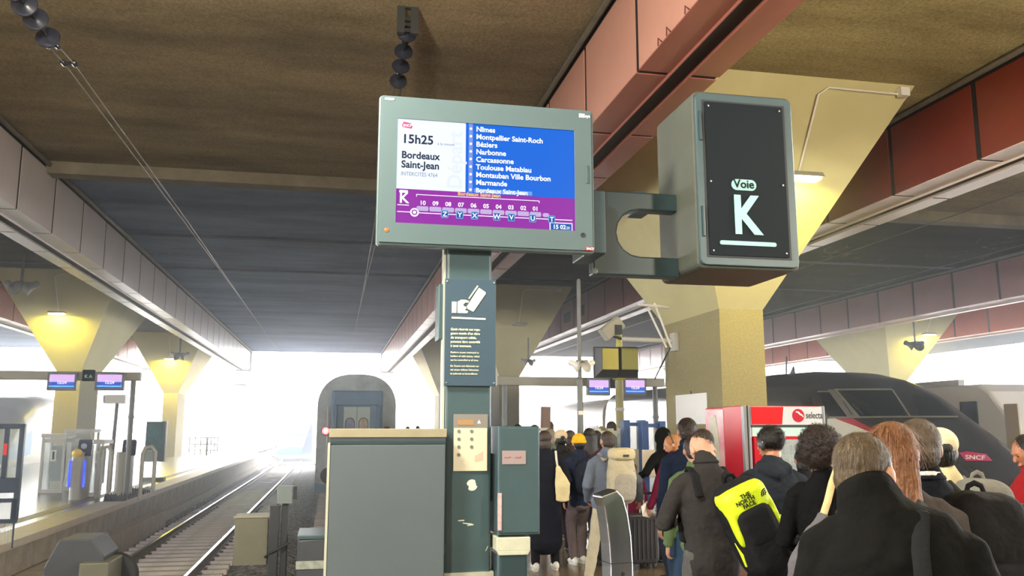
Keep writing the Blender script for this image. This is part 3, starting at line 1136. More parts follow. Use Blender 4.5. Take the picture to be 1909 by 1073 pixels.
pb = thing('lineside_box', 'olive grey equipment box on twin posts between the tracks', 'equipment box', (-.78, 9.8, -1.1))
m_olive = mat('olive_box_paint', (0, 0, 0))
MB().cham(-.20, .14, -.16, .14, 1.44, 1.92, .01, 'z').build('box', m_olive, pb)
MB().box(-.21, .15, -.17, .15, 1.92, 1.94).build('lid', mat('box_lid', (138, 136, 124), .5), pb)
MB().cham(.15, .25, -.2, -.1, 0, 2.04, .01, 'z').build('post', m_dark, pb)
MB().cham(.27, .34, -.14, -.04, 0, 2.06, .01, 'z').build('post', m_dark, pb)
MB().cham(.22, .37, -.18, .0, 2.06, 2.24, .012, 'z').build('head_box', mat('head_box_paint', (104, 116, 118), .45), pb)
MB().cham(.38, .42, -.12, -.04, 2.10, 2.23, .01, 'z').build('side_box', m_dark, pb)
MB().tube([(.12, -.17, 1.52), (.20, -.22, 1.58), (.36, -.2, 1.66)], .012, 6).build('cable', m_dark, pb)
MB().box(.1, .4, -.2, 0, -.01, .1).build('foot', m_rust, pb)

for i, (x0, x1, y0, y1, z1, lab) in enumerate(((-1.05, .45, 12.9, 13.2, -.9, 'pale concrete beam lying across the second track end'), (-.62, -.38, 13.2, 15.6, -.86, 'long concrete trough lid between the two tracks'), (-1.2, -.95, 8.7, 12.6, -.88, 'tapering concrete trough beside the left track end'), (-.72, -.5, 12.2, 12.9, -.82, 'small square concrete block behind the lineside box'))):
    o = MB().box(-(x1 - x0) / 2, (x1 - x0) / 2, -(y1 - y0) / 2, (y1 - y0) / 2, 0, z1 + 1.1).build('concrete_block', c_ledge, bevel=.015)
    o.location = ((x0 + x1) / 2, (y0 + y1) / 2, -1.1)
    tag(o, lab, 'concrete block')

# ------------------------------------------------------------------ gantries with platform screens
def small_screen(px, py, w, h, Y, label, group):
    p = at(px, py, Y)
    t = thing('gantry_screen', label, 'screen', (p.x, Y - .14, p.z - h / 2), 0, group)
    MB().cham(-w / 2, w / 2, -.06, .07, 0, h, .02, 'y').build('case', m_grey, t)
    a, b = w / 2 - .05, h - .06
    f = MB().box(-a, a, -.066, -.06, .06, b).build('display', mat('gantry_screen_blue', (40, 90, 200), .3, emit=.25), t)
    MB().box(-a, a, -.069, -.065, .06 + (b - .06) * .45, b).build('upper_field', mat('gantry_screen_lilac', (216, 178, 236), .3, emit=.28), f)
    MB().box(-a, a, -.069, -.065, .09, .115).build('light_line', mat('gantry_screen_cyan', (110, 200, 255), .3, emit=.3), f)
    text('15:24', .10, mat('gantry_text', (240, 225, 255), .3, emit=.3), f, (0, -.07, .16), align='CENTER', bold=.003)
    MB().box(-.04, .04, .07, .10, h * .3, h * .8).build('bracket', m_dark, t)
    return t

def gantry(x0, x1, Y, z0, z1, label, posts):
    t = thing('gantry', label, 'gantry', ((x0 + x1) / 2, Y, 0))
    h = (x1 - x0) / 2
    MB().cham(-h, h, -.1, .1, z0, z1, .02, 'x').build('beam_tube', mat('gantry_paint', (160, 158, 148), .5, var=.08, vscale=3), t)
    for s in posts:
        x = s - (x0 + x1) / 2
        q = MB().tube([(x, 0, 0), (x, 0, z0)], .065, 12, dome=False).build('post', m_grey, t, smooth=True)
        MB().lathe((x, 0, 0), [(.12, 0), (.12, .03), (.07, .05)], 12).build('post_foot', m_grey, q)
        MB().lathe((x, 0, 1.98), [(.075, 0), (.08, .02), (.08, .06), (.075, .08)], 12).build('collar', m_grey, q)
    return t

gantry(-14.0, -4.83, 23.3, 2.92, 3.14, 'pale gantry beam across the left platform carrying two screens', (-5.0, -13.4))
gantry(3.9, 8.25, 20.9, 2.78, 3.0, 'pale gantry beam over the crowded middle platform', (8.02, 4.1))
gantry(20.1, 29.5, 26.8, 2.86, 3.15, 'pale gantry beam over the platform behind the white locomotive', (29, 20.6))
small_screen(120, 711, .67, .45, 23.2, 'left small screen on the gantry left of the dark pictogram sign', 'small screens on the left gantry')
small_screen(208, 711, .67, .45, 23.2, 'small screen on the left gantry nearer to its end post', 'small screens on the left gantry')
small_screen(1112, 721, .60, .44, 20.8, 'small screen on the middle gantry directly right of the tall grey pole', 'small screens on the middle gantry')
small_screen(1179, 721, .60, .44, 20.8, 'small screen on the middle gantry right of the yellow lit pole', 'small screens on the middle gantry')
small_screen(1738, 730, .62, .40, 26.7, 'faint screen on the far right gantry partly behind the dark train', 'small screens on the far right gantry')
small_screen(1798, 730, .62, .40, 26.7, 'faint screen on the far right gantry above the white carriage', 'small screens on the far right gantry')
for (px, py, Y, ch, lab) in ((168, 700, 23.15, 'K A', 'small dark square letter sign on the left gantry between screens'), (1145, 714, 20.78, 'L', 'small dark square letter sign on the middle gantry between screens'), (1829, 726, 26.68, 'M', 'small grey square letter sign on the far right gantry')):
    p = at(px, py, Y)
    t = thing('letter_sign', lab, 'sign', (p.x, Y - .12, p.z - .14), 0, 'square letter signs on the gantries')
    MB().cham(-.14, .14, -.03, .03, 0, .28, .015, 'y').build('plate', mat('sign_panel_navy', (0, 0, 0)), t)
    text(ch, .15 if len(ch) < 2 else .11, m_kl, t, (0, -.034, .08), align='CENTER', bold=.004)
    MB().box(-.03, .03, .03, .22, .05, .2).build('bracket', m_dark, t)

# ------------------------------------------------------------------ poles, monitors, horns on the middle platform
pp = at(1082, 800, 15)
t = thing('tall_pole', 'tall slim grey steel pole standing among the waiting crowd', 'pole', (pp.x, 15, 0))
MB().tube([(0, 0, 0), (0, 0, 2.62)], .055, 12, dome=False).build('lower_tube', m_grey, t, smooth=True)
MB().tube([(0, 0, 2.62), (0, 0, 4.42)], .038, 12).build('upper_tube', m_grey, t, smooth=True)
MB().lathe((0, 0, 2.6), [(.06, 0), (.065, .02), (.04, .06)], 12).build('collar', m_grey, t)
MB().box(-.05, .05, -.062, -.05, 1.98, 2.05).build('label_plate', m_white, t)

def horns(p, label, rod_top=None, s=1., col=None, ang=0., group='twin horn loudspeakers'):
    t = thing('horn_loudspeaker', label, 'loudspeaker', tuple(p), ang, group)
    m = col or mat('horn_grey', (150, 146, 142), .5)
    for sd in (-1, 1):
        b = MB()
        b.lathe((0, 0, 0), [(.05, -.16), (.07, -.12), (.06, -.06), (.08, .0), (.13, .08), (.15, .10), (.14, .1), (.04, .0)], 18)
        b.xf(Matrix.Scale(s, 4) @ Matrix.Translation((sd * .16, 0, -.03)) @ Matrix.Rotation(radians(sd * 62), 4, 'Y') @ Matrix.Rotation(radians(180), 4, 'X') @ Matrix.Rotation(radians(-25), 4, 'X'))
        b.build('horn', m, t, smooth=True)
    if rod_top:
        MB().tube([(0, 0, .0), (0, 0, rod_top)], .028 * s, 8).build('rod', m_grey, t, smooth=True)
    MB().tube([(-.12 * s, 0, .04), (.12 * s, 0, .04)], .03 * s, 8).build('yoke', m_grey, t)
    return t

horns(at(1085, 677, 14.9), 'small twin horn loudspeaker clamped to the tall grey pole', None, .8, m_white)
q = at(40, 530, 30)
horns(q, 'large twin horn loudspeaker hanging at the far left capital', 7.35 - q.z, 1.7)
q = at(335, 660, 52)
horns(q, 'twin horn loudspeaker hanging by the farther left lamp', 7.35 - q.z, 1.7)
q = at(1706, 640, 31)
horns(q, 'twin horn loudspeaker hanging above the dark train', 7.35 - q.z, 1.5, m_dark)
q = at(985, 672, 33)
horns(q, 'small horn pair hanging below the shaded capital edge', .9, 1.0)

yp = at(1156, 800, 17.5)
t = thing('camera_mast', 'mast with yellow upper part carrying monitors and camera behind the crowd', 'mast', (yp.x, 17.5, 0))
m_yel = mat('mast_yellow', (206, 196, 92), .5, var=.1, vscale=4)
MB().tube([(0, 0, 0), (0, 0, 2.9)], .085, 14, dome=False).build('lower_tube', mat('mast_olive', (146, 142, 98), .5), t, smooth=True)
MB().tube([(0, 0, 2.9), (.03, 0, 4.0)], .065, 14).build('upper_tube', m_yel, t, smooth=True)
MB().lathe((0, 0, 2.75), [(.09, 0), (.14, .02), (.14, .12), (.12, .16), (.14, .2), (.14, .3), (.08, .34)], 14).build('sleeve', m_yel, t)
MB().lathe((0, 0, 2.1), [(.09, 0), (.1, .02), (.1, .05), (.09, .07)], 14).build('collar', m_lgrey, t)
for nm, px0, px1, lab in (('monitor_back', 1107, 1148, 'wedge-backed yellow lit monitor left of the mast'), ('monitor_back', 1150, 1187, 'wedge-backed dull olive monitor right of the mast')):
    a, c = at(px0, 648, 17.4), at(px1, 703, 17.4)
    wd, ht = c.x - a.x, a.z - c.z
    m = thing('mast_monitor', lab, 'monitor', ((a.x + c.x) / 2, 17.35, c.z), 0, 'monitors on the camera mast')
    b = MB()
    x = wd / 2
    li, ri = (.10, .01) if px0 < 1120 else (.01, .05)
    b.add([(-x, -.0, 0), (x, 0, 0), (x, 0, ht), (-x, 0, ht), (-x + li, -.2, .14), (x - ri, -.2, .14), (x - ri, -.2, ht - .02), (-x + li, -.2, ht - .02)],
          [(0, 1, 2, 3), (4, 5, 6, 7), (0, 1, 5, 4), (1, 2, 6, 5), (2, 3, 7, 6), (3, 0, 4, 7)])
    b.build('case', mat('monitor_dark', (62, 64, 66), .45), m)
    MB().box(-x + li + .01, x - ri - .01, -.21, -.199, .15, ht - .03).build('back_panel', m_yel if px0 < 1120 else mat('monitor_olive', (150, 148, 78), .5), m)  # yellow lamplight is put into the back panels' colour
    MB().cham(-x - .02, x + .02, 0, .06, -.02, ht + .02, .02, 'y').build('rim', m_dark, m)
ca = at(1238, 635, 16.2)
t = thing('steel_bracket', 'white steel arm reaching from the column with clamp', 'bracket', (6.68, 16.2, ca.z))
c0 = at(1160, 629, 16.6)
MB().tube([(0, 0, 0), (c0.x - 6.68, .3, .05)], .05, 10).build('arm', m_lgrey, t, smooth=True)
MB().box(-.07, .02, -.12, .12, -.2, .16).build('wall_plate', m_lgrey, t)
for i, (a, c) in enumerate((((-.1, .0, -.12), (-.42, 0, .75)), ((-.2, .0, -.12), (-.55, 0, .6)))):
    MB().tube([a, c], .022, 8).build('strut', m_white, t)
MB().tube([(-.75, 0, .72), (-.05, 0, .68)], .03, 8).build('top_rail', m_white, t)
MB().tube([(-.12, 0, -.14), (-.42, .1, -.75)], .016, 6).build('stay', m_dark, t)
MB().tube([(-.15, 0, -.1), (-.2, .1, -.9)], .016, 6).build('stay', m_grey, t)
cc = at(1143, 612, 17.3)
t = thing('security_camera', 'bulky grey security camera housing on top of the yellow mast', 'camera', tuple(cc))
b = MB()
b.cham(-.26, .20, -.16, .16, -.12, .16, .05, 'x')
b.xf(Matrix.Rotation(radians(-38), 4, 'Y'))
b.build('housing', mat('camera_housing', (186, 182, 164), .5, var=.1, vscale=8), t, smooth=True)
MB().box(-.02, .14, -.18, -.10, -.14, .06).build('dark_side', m_dark, t)
MB().tube([(-.0, 0, -.16), (.2, .1, -.2)], .03, 8).build('mount', m_dark, t)

# ------------------------------------------------------------------ poster on the column, glazed blue gates
po = at(1289, 762, 15.3)
t = thing('blank_poster', 'blank white poster sheet fixed on the massive column side', 'poster', (6.70, 15.55, 1.82))
MB().box(-.012, 0, -.72, .76, 0, .57).build('sheet', mat('poster_white', (236, 234, 230), .4), t)
MB().tube([(-.006, 0, .57), (-.006, 0, .62)], .01, 6).build('pin', m_dark, t)

m_blue = mat('gate_blue', (38, 74, 128), .35)
m_glass = mat('glass', (210, 225, 230), .08, trans=.0, alpha=.28)
def gate_bay(px0, px1, Y, ztop, label, mcol, panes=2, z0=.12):
    a, c = at(px0, 790, Y), at(px1, 790, Y)
    wd = c.x - a.x
    t = thing('glass_gate', label, 'gate', (a.x, Y, 0))
    for k in range(panes + 1):
        x = wd * k / panes
        MB().box(x - .055, x + .055, -.08, .12, 0, ztop).build('upright', mcol, t, bevel=.008)
    for k in range(panes):
        x0, x1 = wd * k / panes + .055, wd * (k + 1) / panes - .055
        MB().box(x0, x1, -.01, .01, z0, ztop - .1).build('glass_pane', m_glass, t)
        MB().box(x0, x1, -.04, .04, ztop - .1, ztop - .04).build('top_rail', mcol, t)
        MB().box(x0, x1, -.04, .04, 0, z0).build('bottom_rail', mcol, t)
    return t
gate_bay(1166, 1196, 14.0, 1.88, 'blue framed glazed gate right beside the hiker with the beige pack', m_blue, 1)
gate_bay(1200, 1232, 13.6, 1.86, 'blue framed glazed gate nearest to the column', m_blue, 1)
gate_bay(1112, 1160, 14.6, 1.74, 'white framed glazed gate behind the cropped haired hiker', m_lgrey, 2)
for i, (px, Y, lab) in enumerate(((1205, 13.5, 'cream notice sheet taped to the blue gate near the black hooded person'), (1180, 13.9, 'beige notice sheet on the blue gate beside the hiker'))):
    p = at(px, 850, Y)
    t = thing('notice_sheet', lab, 'notice', (p.x, Y - .1, .98), 0)
    MB().box(-.11, .11, -.005, .005, 0, .42).build('sheet', mat('poster_cream', (0, 0, 0)), t)
    MB().box(-.02, .02, .004, .09, .3, .36).build('tape', m_white, t)

# steel ticket validator
vp = atd(1149, 912, 7.9)
t = thing('ticket_validator', 'curved brushed steel ticket validator column among the queue', 'validator', (vp.x, vp.y, 0), radians(-14))
vb_ = MB()
prof = [(-.115, 0), (-.115, .52), (-.125, .72), (-.145, .9), (-.17, 1.05), (-.20, 1.14), (-.04, 1.19), (.02, 1.13), (.065, .98), (.095, .78), (.105, .55), (.11, 0)]
vs, fs = [], []
b = MB()
b.prism([(x, z) for x, z in prof], -.10, .10, 'y')
b.xf(Matrix.Rotation(radians(22), 4, 'Z'))
b.build('body', m_steel, t, bevel=.012)
b = MB()
b.add([(-.195, -.08, 1.143), (-.05, -.08, 1.189), (-.05, .08, 1.189), (-.195, .08, 1.143), (-.195, -.08, 1.150), (-.05, -.08, 1.196), (-.05, .08, 1.196), (-.195, .08, 1.150)],
      [(0, 1, 2, 3), (4, 5, 6, 7), (0, 1, 5, 4), (1, 2, 6, 5), (2, 3, 7, 6), (3, 0, 4, 7)])
b.xf(Matrix.Rotation(radians(22), 4, 'Z'))
b.build('reader', m_dark, t)
b = MB().box(-.120, .110, -.103, .103, .55, .556)
b.xf(Matrix.Rotation(radians(22), 4, 'Z'))
b.build('seam', m_dark, t)
b = MB().lathe((-.0, -.101, .46), [(.02, 0), (.018, -.006), (.008, -.008)], 12, 'y')
b.xf(Matrix.Rotation(radians(22), 4, 'Z'))
b.build('lock', m_dark, t)

# ------------------------------------------------------------------ snack machine
vx0, vx1, vy0, vy1 = 5.29, 6.47, 10.6, 11.75
t = thing('snack_machine', 'tall red snack machine with round crimson logo and lit window', 'vending machine', ((vx0 + vx1) / 2, vy0, 0))
hw_ = (vx1 - vx0) / 2
m_red = mat('machine_red', (196, 20, 44), .22)
m_alu = mat('machine_alu', (150, 152, 156), .35, .6)
MB().box(-hw_, hw_, .05, .6, .12, 2.04).build('cabinet', m_red, t, bevel=.01)
MB().box(-hw_ + .02, hw_ - .02, 0.02, .6, 0, .12).build('plinth', mat('plinth_grey', (176, 176, 176), .5), t)
MB().box(-hw_, -hw_ + .10, -.01, .07, .12, 2.04).build('corner_post', m_alu, t, bevel=.01)
MB().box(-hw_ + .045, -hw_ + .06, -.015, 0, .12, 2.04).build('post_groove', m_black, t)
MB().box(hw_ - .05, hw_, -.01, .07, 1.0, 2.04).build('corner_post', m_alu, t, bevel=.006)
hd = MB().box(-hw_ + .10, hw_ - .05, -.02, .06, 1.79, 2.03).build('header', mat('header_grey', (206, 212, 220), .3, emit=.0), t)
hs = mat('header_red', (214, 24, 36), .25)
MB().prism([(-hw_ + .10, 1.795), (-.05, 1.795), (-.02, 2.025), (-hw_ + .10, 2.025)], -.024, -.019, 'y').build('red_field', hs, hd)
MB().prism([(-.05, 1.795), (-.035, 1.795), (-.005, 2.025), (-.02, 2.025)], -.0245, -.019, 'y').build('white_stripe', m_white, hd)
lg = MB().lathe((.19, -.02, 1.912), [(.088, 0), (.088, -.006)], 28, 'y').build('round_logo', mat('logo_crimson', (190, 22, 52), .3), hd)
b = MB()
b.tube([(.155, -.0275, 1.962), (.19, -.0275, 1.955), (.215, -.0275, 1.93), (.245, -.0275, 1.915), (.262, -.0275, 1.89)], [(.008, .002), (.012, .002), (.012, .002), (.010, .002), (.006, .002)], 8, ref=(0, 1, 0))
b.build('curved_stroke', m_white, lg)
text('selecta', .125, mat('header_ink', (44, 44, 48), .4), hd, (.30, -.0225, 1.875), bold=.001, sx=.72)
MB().box(-hw_ + .14, hw_ - .05, -.012, .05, 1.64, 1.755).build('light_band', mat('pale_green_glow', (206, 232, 206), .4, emit=.28), t)
MB().box(-hw_ + .10, hw_ - .05, -.015, .05, 1.755, 1.79).build('header_frame', m_dark, t)
MB().box(-hw_ + .13, -hw_ + .30, -.02, .05, .55, 1.63).build('red_jamb', m_red, t)
win = MB().box(-hw_ + .30, hw_ - .06, -.004, .04, .75, 1.60).build('window_back', mat('window_back_grey', (130, 130, 132), .5), t)
MB().box(-hw_ + .29, hw_ - .05, -.022, .03, 1.60, 1.635).build('window_frame', m_red, t)
random.seed(11)
pcs = [(200, 200, 196), (176, 60, 60), (120, 120, 126), (210, 190, 150), (90, 100, 110), (190, 150, 160)]
for r in range(4):
    z = .80 + r * .20
    MB().box(-hw_ + .31, hw_ - .07, -.035, -.004, z - .012, z).build('shelf', m_alu, win)
    for k in range(7):
        x = -hw_ + .37 + k * .105
        c = random.choice(pcs)
        h = random.uniform(.11, .16)
        MB().cham(x - .035, x + .035, -.03, -.004, z, z + h, .012, 'z').build('snack_pack', mat('snack_%d_%d_%d' % c, c, .35), win)
MB().box(-hw_ + .30, hw_ - .06, -.05, -.044, .75, 1.60).build('glass_pane', m_glass, t)
MB().box(-hw_ + .3, hw_ - .06, -.02, .05, .12, .74).build('lower_door', m_red, t, bevel=.006)
MB().box(-.2, .3, -.03, -.01, .3, .5).build('delivery_flap', m_dark, t, bevel=.006)
# the machine standing beside/behind it, seen from its side
t = thing('drink_machine', 'pink red drink machine side with pale bottle picture', 'vending machine', (vx0 + .40, vy0 + .62, 0))
MB().box(-.38, .3, .0, .62, 0, 2.03).build('cabinet', m_red, t, bevel=.012)
MB().box(-.386, -.378, .02, .6, .05, 2.0).build('side_picture', mat('side_pink', (214, 110, 130), .3, var=.35, vscale=1.4, col2=(236, 222, 224)), t)
b = MB()
pts = [(.16, .7), (.16, 1.55), (.2, 1.72), (.24, 1.86), (.27, 1.93), (.40, 1.93), (.44, 1.84), (.46, 1.7), (.46, .7)]
b.prism(pts, -.392, -.385, 'x')
b.build('bottle_picture', mat('side_bottle', (206, 202, 176), .3, var=.25, vscale=5), t)

# ------------------------------------------------------------------ left platform fittings
p = atz(20, 1010, 0)
t = thing('timetable_stand', 'dark blue framed timetable stand at the left picture edge', 'notice stand', (-4.9, 14.3, 0), radians(4))
m_bl = mat('stand_blue', (58, 74, 98), .35)
def fbar(x0, x1, z0, z1, nm='frame_bar', d=.05):
    return MB().box(x0, x1, -d, d, z0, z1).build(nm, m_bl, t, bevel=.006)
fbar(-.35, -.05, 0, 1.95, 'left_post', .08)
fbar(.28, .35, .40, 1.80, 'right_post')
fbar(-.05, .35, 1.74, 1.81)
fbar(-.05, .33, .80, 1.02)
fbar(-.05, .34, .66, .72)
fbar(-.05, .34, .36, .42)
fbar(.26, .34, .40, .70)
fbar(.08, .15, 1.02, 1.74)
MB().box(-.05, .08, -.01, .01, 1.02, 1.74).build('glass_pane', m_glass, t)
MB().box(.15, .28, -.01, .01, 1.02, 1.74).build('glass_pane', m_glass, t)
MB().box(-.05, .26, -.01, .01, .42, .66).build('glass_pane', m_glass, t)
MB().box(-.30, -.22, -.088, -.08, 1.1, 1.7).build('red_sticker', mat('red_reflection_tape', (220, 60, 70), .4), t)  # red patches put a reflection into the stand's colour
MB().box(.09, .14, -.056, -.05, 1.35, 1.52).build('red_sticker', mat('red_reflection_tape', (0, 0, 0)), t)
MB().box(-.46, -.02, -.2, .2, 0, .05).build('foot_plate', m_bl, t)
MB().box(.30, .32, -.01, .01, 0, .40).build('leg', m_bl, t)
mb = MB()
for k in range(18):
    x = -.05 + k * .02
    mb.box(x, x + .006, .0, .006, .06, .36)
o = mb.build('grille', m_lgrey, t)
o['kind'] = 'stuff'

def gate_post(px, py, label, blue):
    q = atz(px, py, 0)
    Y = min(q.y, 23.6)
    q = at(px, py, Y)
    t = thing('gate_post', label, 'ticket gate', (q.x, Y, 0))
    MB().cham(-.16, .16, -.2, .5, 0, 1.15, .1, 'z').build('body', mat('gate_body_grey', (150, 148, 140), .4), t, smooth=True)
    b = MB().cham(-.15, .17, -.04, .04, 0, .40, .04, 'y')
    b.xf(Matrix.Translation((.12, -.12, 1.06)) @ Matrix.Rotation(radians(-12), 4, 'X'))
    b.build('reader_head', mat('reader_navy', (50, 58, 84), .3), t)
    b = MB().lathe((.13, -.215, 1.30), [(.07, 0), (.07, -.004)], 16, 'y')
    b.xf(Matrix.Rotation(0, 4, 'X'))
    b.build('reader_symbol', mat('reader_symbol_grey', (150, 160, 186), .4), t)
    b = MB()
    b.tube([(.42, .1, 0), (.42, .1, 1.1), (.48, .1, 1.25), (.62, .1, 1.28), (.72, .1, 1.15), (.72, .1, .2)], .05, 10)
    b.build('loop_frame', m_lgrey, t, smooth=True)
    MB().box(.46, .68, .09, .11, .2, 1.2).build('glass_pane', m_glass, t)
    if blue:
        for x in (-.19, .15):
            MB().cham(x, x + .05, -.22, -.15, .3, .95, .015, 'z').build('blue_light', mat('blue_glow', (50, 80, 240), .4, emit=.35), t)
        MB().ball((-.02, -.18, 1.12), (.13, .1, .12), 12, 8).build('yellow_cap', mat('yellow_plastic', (226, 196, 90), .5), t, smooth=True)
    return t
gate_post(143, 928, 'grey ticket gate post glowing blue with yellow cap on left platform', True)
gate_post(226, 925, 'grey ticket gate post with navy reader beside the black rubber teeth', False)

for i, (px0, px1, pt, Y, lab) in enumerate(((78, 118, 815, 26, 'glass booth with white frame behind the blue timetable stand'), (118, 166, 806, 27, 'larger glass booth in front of the left column base'), (168, 190, 827, 24.5, 'narrow grey glass booth right of the glowing ticket gate'))):
    a, c = at(px0, 860, Y), at(px1, 860, Y)
    wd = c.x - a.x
    zt = at(px0, pt, Y).z
    t = thing('glass_booth', lab, 'booth', (a.x, Y, 0))
    for x in (0, wd):
        for y in (0, .8):
            MB().box(x - .03, x + .03, y - .03, y + .03, 0, zt).build('post', m_lgrey, t)
    MB().box(-.05, wd + .05, -.05, .85, zt, zt + .1).build('roof_plate', m_lgrey, t)
    MB().box(.03, wd - .03, -.01, .01, .1, zt).build('glass_pane', m_glass, t)
    MB().box(-.01, .01, .03, .77, .1, zt).build('glass_pane', m_glass, t)
    MB().box(.03, wd - .03, -.02, .02, 1.35, 1.45).build('rail', m_lgrey, t)
    MB().box(.03, wd - .03, -.02, .02, .0, .1).build('rail', m_lgrey, t)
    MB().box(wd * .25, wd * .8, .35, .6, .3, 1.25).build('inner_panel', m_grey, t)
    q = MB().box(wd * .4, wd * .65, -.03, -.02, .85, 1.15).build('pictogram_plate', m_white, t)
    MB().box(wd * .4 + .04, wd * .65 - .04, -.035, -.03, .89, 1.11).build('pictogram', m_dark, q)

# poster totem
a, c = at(269, 862, 31), at(306, 862, 31)
t = thing('poster_totem', 'dark framed poster totem standing beside the farther left column', 'totem', ((a.x + c.x) / 2, 31, 0))
wd = c.x - a.x
zt = at(280, 785, 31).z
zb = at(280, 860, 31).z
MB().box(-wd / 2, wd / 2, -.1, .1, max(0, zb), zt).build('frame', mat('totem_dark', (62, 84, 92), .3), t, bevel=.015)
pq = MB().box(-wd / 2 + .05, wd / 2 - .07, -.112, -.1, max(0, zb) + .3, zt - .06).build('poster', mat('totem_poster', (70, 120, 128), .25, var=.6, vscale=2.2, col2=(34, 52, 70)), t)
text('bonjour', .09, m_white, pq, (-.2, -.114, max(0, zb) + .33))
MB().box(wd / 2, wd / 2 + .03, -.1, .1, max(0, zb), zt + .03).build('side_strip', m_lgrey, t)
MB().box(-wd / 2 - .05, wd / 2 + .05, -.2, .2, 0, .12).build('base', m_dark, t)

# sign masts and traffic-camera style box on the left platform
q = atz(207, 868, 0)
Y = 28.
b0 = at(207, 860, Y)
t = thing('slim_mast', 'slim grey mast with white box head right of the left column', 'mast', (b0.x, Y, 0))
zt = at(211, 752, Y).z
MB().tube([(0, 0, 0), (.05, 0, zt)], .055, 10).build('mast_tube', m_grey, t, smooth=True)
MB().cham(-.28, .30, -.15, .15, zt, zt + .27, .04, 'x').build('head_box', m_white, t)
MB().box(-.32, -.24, -.13, .13, zt + .02, zt + .25).build('visor', m_grey, t)
# black rubber teeth at the platform end
cx_, cy_ = -4.98, 22.3
b = MB()
random.seed(5)
for i in range(5):
    for j in range(12):
        x, y = -5.35 + i * .1, 22.6 + j * .28
        h = random.uniform(.14, .22)
        b.add([(x, y, .012), (x + .08, y, .012), (x + .08, y + .16, .012), (x, y + .16, .012), (x + .04, y + .02, h)], [(0, 1, 2, 3), (0, 1, 4), (1, 2, 4), (2, 3, 4), (3, 0, 4)])
o = b.build('rubber_teeth', mat('black_rubber', (48, 50, 58), .6))
tag(o, 'patch of black rubber teeth deterring walkers at the left platform edge', None, kind='stuff')
# far railings and light structures in the glare
for i, (px0, px1, Y, lab) in enumerate(((352, 384, 60, 'faint far railing left of the bright gap'), (386, 405, 60, 'faint far railing panel nearest to the tracks'))):
    a, c = at(px0, 845, Y), at(px1, 845, Y)
    t = thing('railing', lab, 'railing', (a.x, Y, 0), 0, 'faint far railings')
    wd = c.x - a.x
    for z in (.3, .7, 1.1):
        MB().tube([(0, 0, z), (wd, 0, z)], .035, 6).build('rail', m_grey, t)
    for k in range(4):
        MB().tube([(wd * k / 3, 0, 0), (wd * k / 3, 0, 1.15)], .035, 6).build('post', m_grey, t)
for px, Y, lab in ((420, 75, 'thin far catenary mast near the left beam end'), (463, 75, 'thin far catenary mast right of the beam end')):
    a = at(px, 800, Y)
    t = thing('catenary_mast', lab, 'mast', (a.x, Y, -1), 0)
    MB().box(-.06, .06, -.06, .06, 0, 11).build('mast_tube', m_lgrey, t)
    MB().box(-1.5, 1.5, -.04, .04, 6.2, 6.35).build('cross_arm', m_lgrey, t)

# ------------------------------------------------------------------ catenary
m_wire = mat('contact_wire', (120, 114, 108), .5, .3)
m_wired = mat('dark_cable', (70, 56, 44), .6)
m_ins = mat('insulator_porcelain', (40, 44, 58), .25)
def wire(x, y0, y1, z, label, r=.014, m=None, z1=None):
    b = MB()
    n = 14
    pts = []
    for k in range(n + 1):
        u = k / n
        pts.append((x, y0 + (y1 - y0) * u, z + ((z1 or z) - z) * u - .10 * sin(pi * u)))
    b.tube(pts, r, 6)
    o = b.build('overhead_wire', m or m_wire, smooth=True)
    return tag(o, label, 'cable')
A0 = atx(90, 85, -3.26)
A1 = atx(128, 118, -3.26)
def ins_chain(pts, label):
    base = Vector(pts[-1])
    t = thing('insulator_string', label, 'insulator', tuple(base), 0, 'insulator strings of the overhead line')
    for a, c in zip(pts[:-1], pts[1:]):
        a, c = Vector(a), Vector(c)
        d = (c - a).normalized()
        L = (c - a).length
        b = MB()
        b.lathe((0, 0, 0), [(.03, 0), (.05, .01), (.125, .03), (.13, .045), (.06, .09), (.05, L * .55), (.03, L * .6), (.02, L)], 20)
        b.xf(Matrix.Translation(a - base) @ d.to_track_quat('Z', 'Y').to_matrix().to_4x4())
        b.build('insulator_disc', m_ins, t, smooth=True)
    return t
ci = [atx(22, -25, -3.22), atx(43, 5, -3.24), atx(64, 32, -3.25), atx(87, 66, -3.26), atx(97, 84, -3.26)]
tt = ins_chain(ci, 'dark insulator string slanting in the upper left corner')
b = MB()
e = ci[-1]
base = Vector(tt.location)
for dx in (-.05, .05):
    b.tube([Vector((dx, 0, 0)), Vector((dx, .05, -.0))], .03, 8)
b.build('clevis', m_ins, tt)
q1 = atx(128, 118, -3.26)
for dx, lab in ((-.055, 'left strand of the twin cable over the left track'), (.055, 'right strand of the twin cable over the left track')):
    o = MB().tube([(e.x + dx, e.y, e.z), (q1.x + dx, q1.y, q1.z), (-3.26 + dx * .7, 19, 6.13), (-3.26, 32, 6.12), (-3.26, 68, 6.13)], .011, 6).build('overhead_wire', m_wire, smooth=True)
    tag(o, lab, 'cable', 'twin cable strands over the left track')
t = thing('cable_clamp', 'small dark clamp joining the twin cable strands', 'clamp', tuple(q1))
MB().box(-.09, .09, -.02, .02, -.015, .015).build('bar', m_ins, t)
for dx in (-.06, .06):
    MB().tube([(dx, -.04, 0), (dx, .04, 0)], .03, 8).build('bolt', m_ins, t)
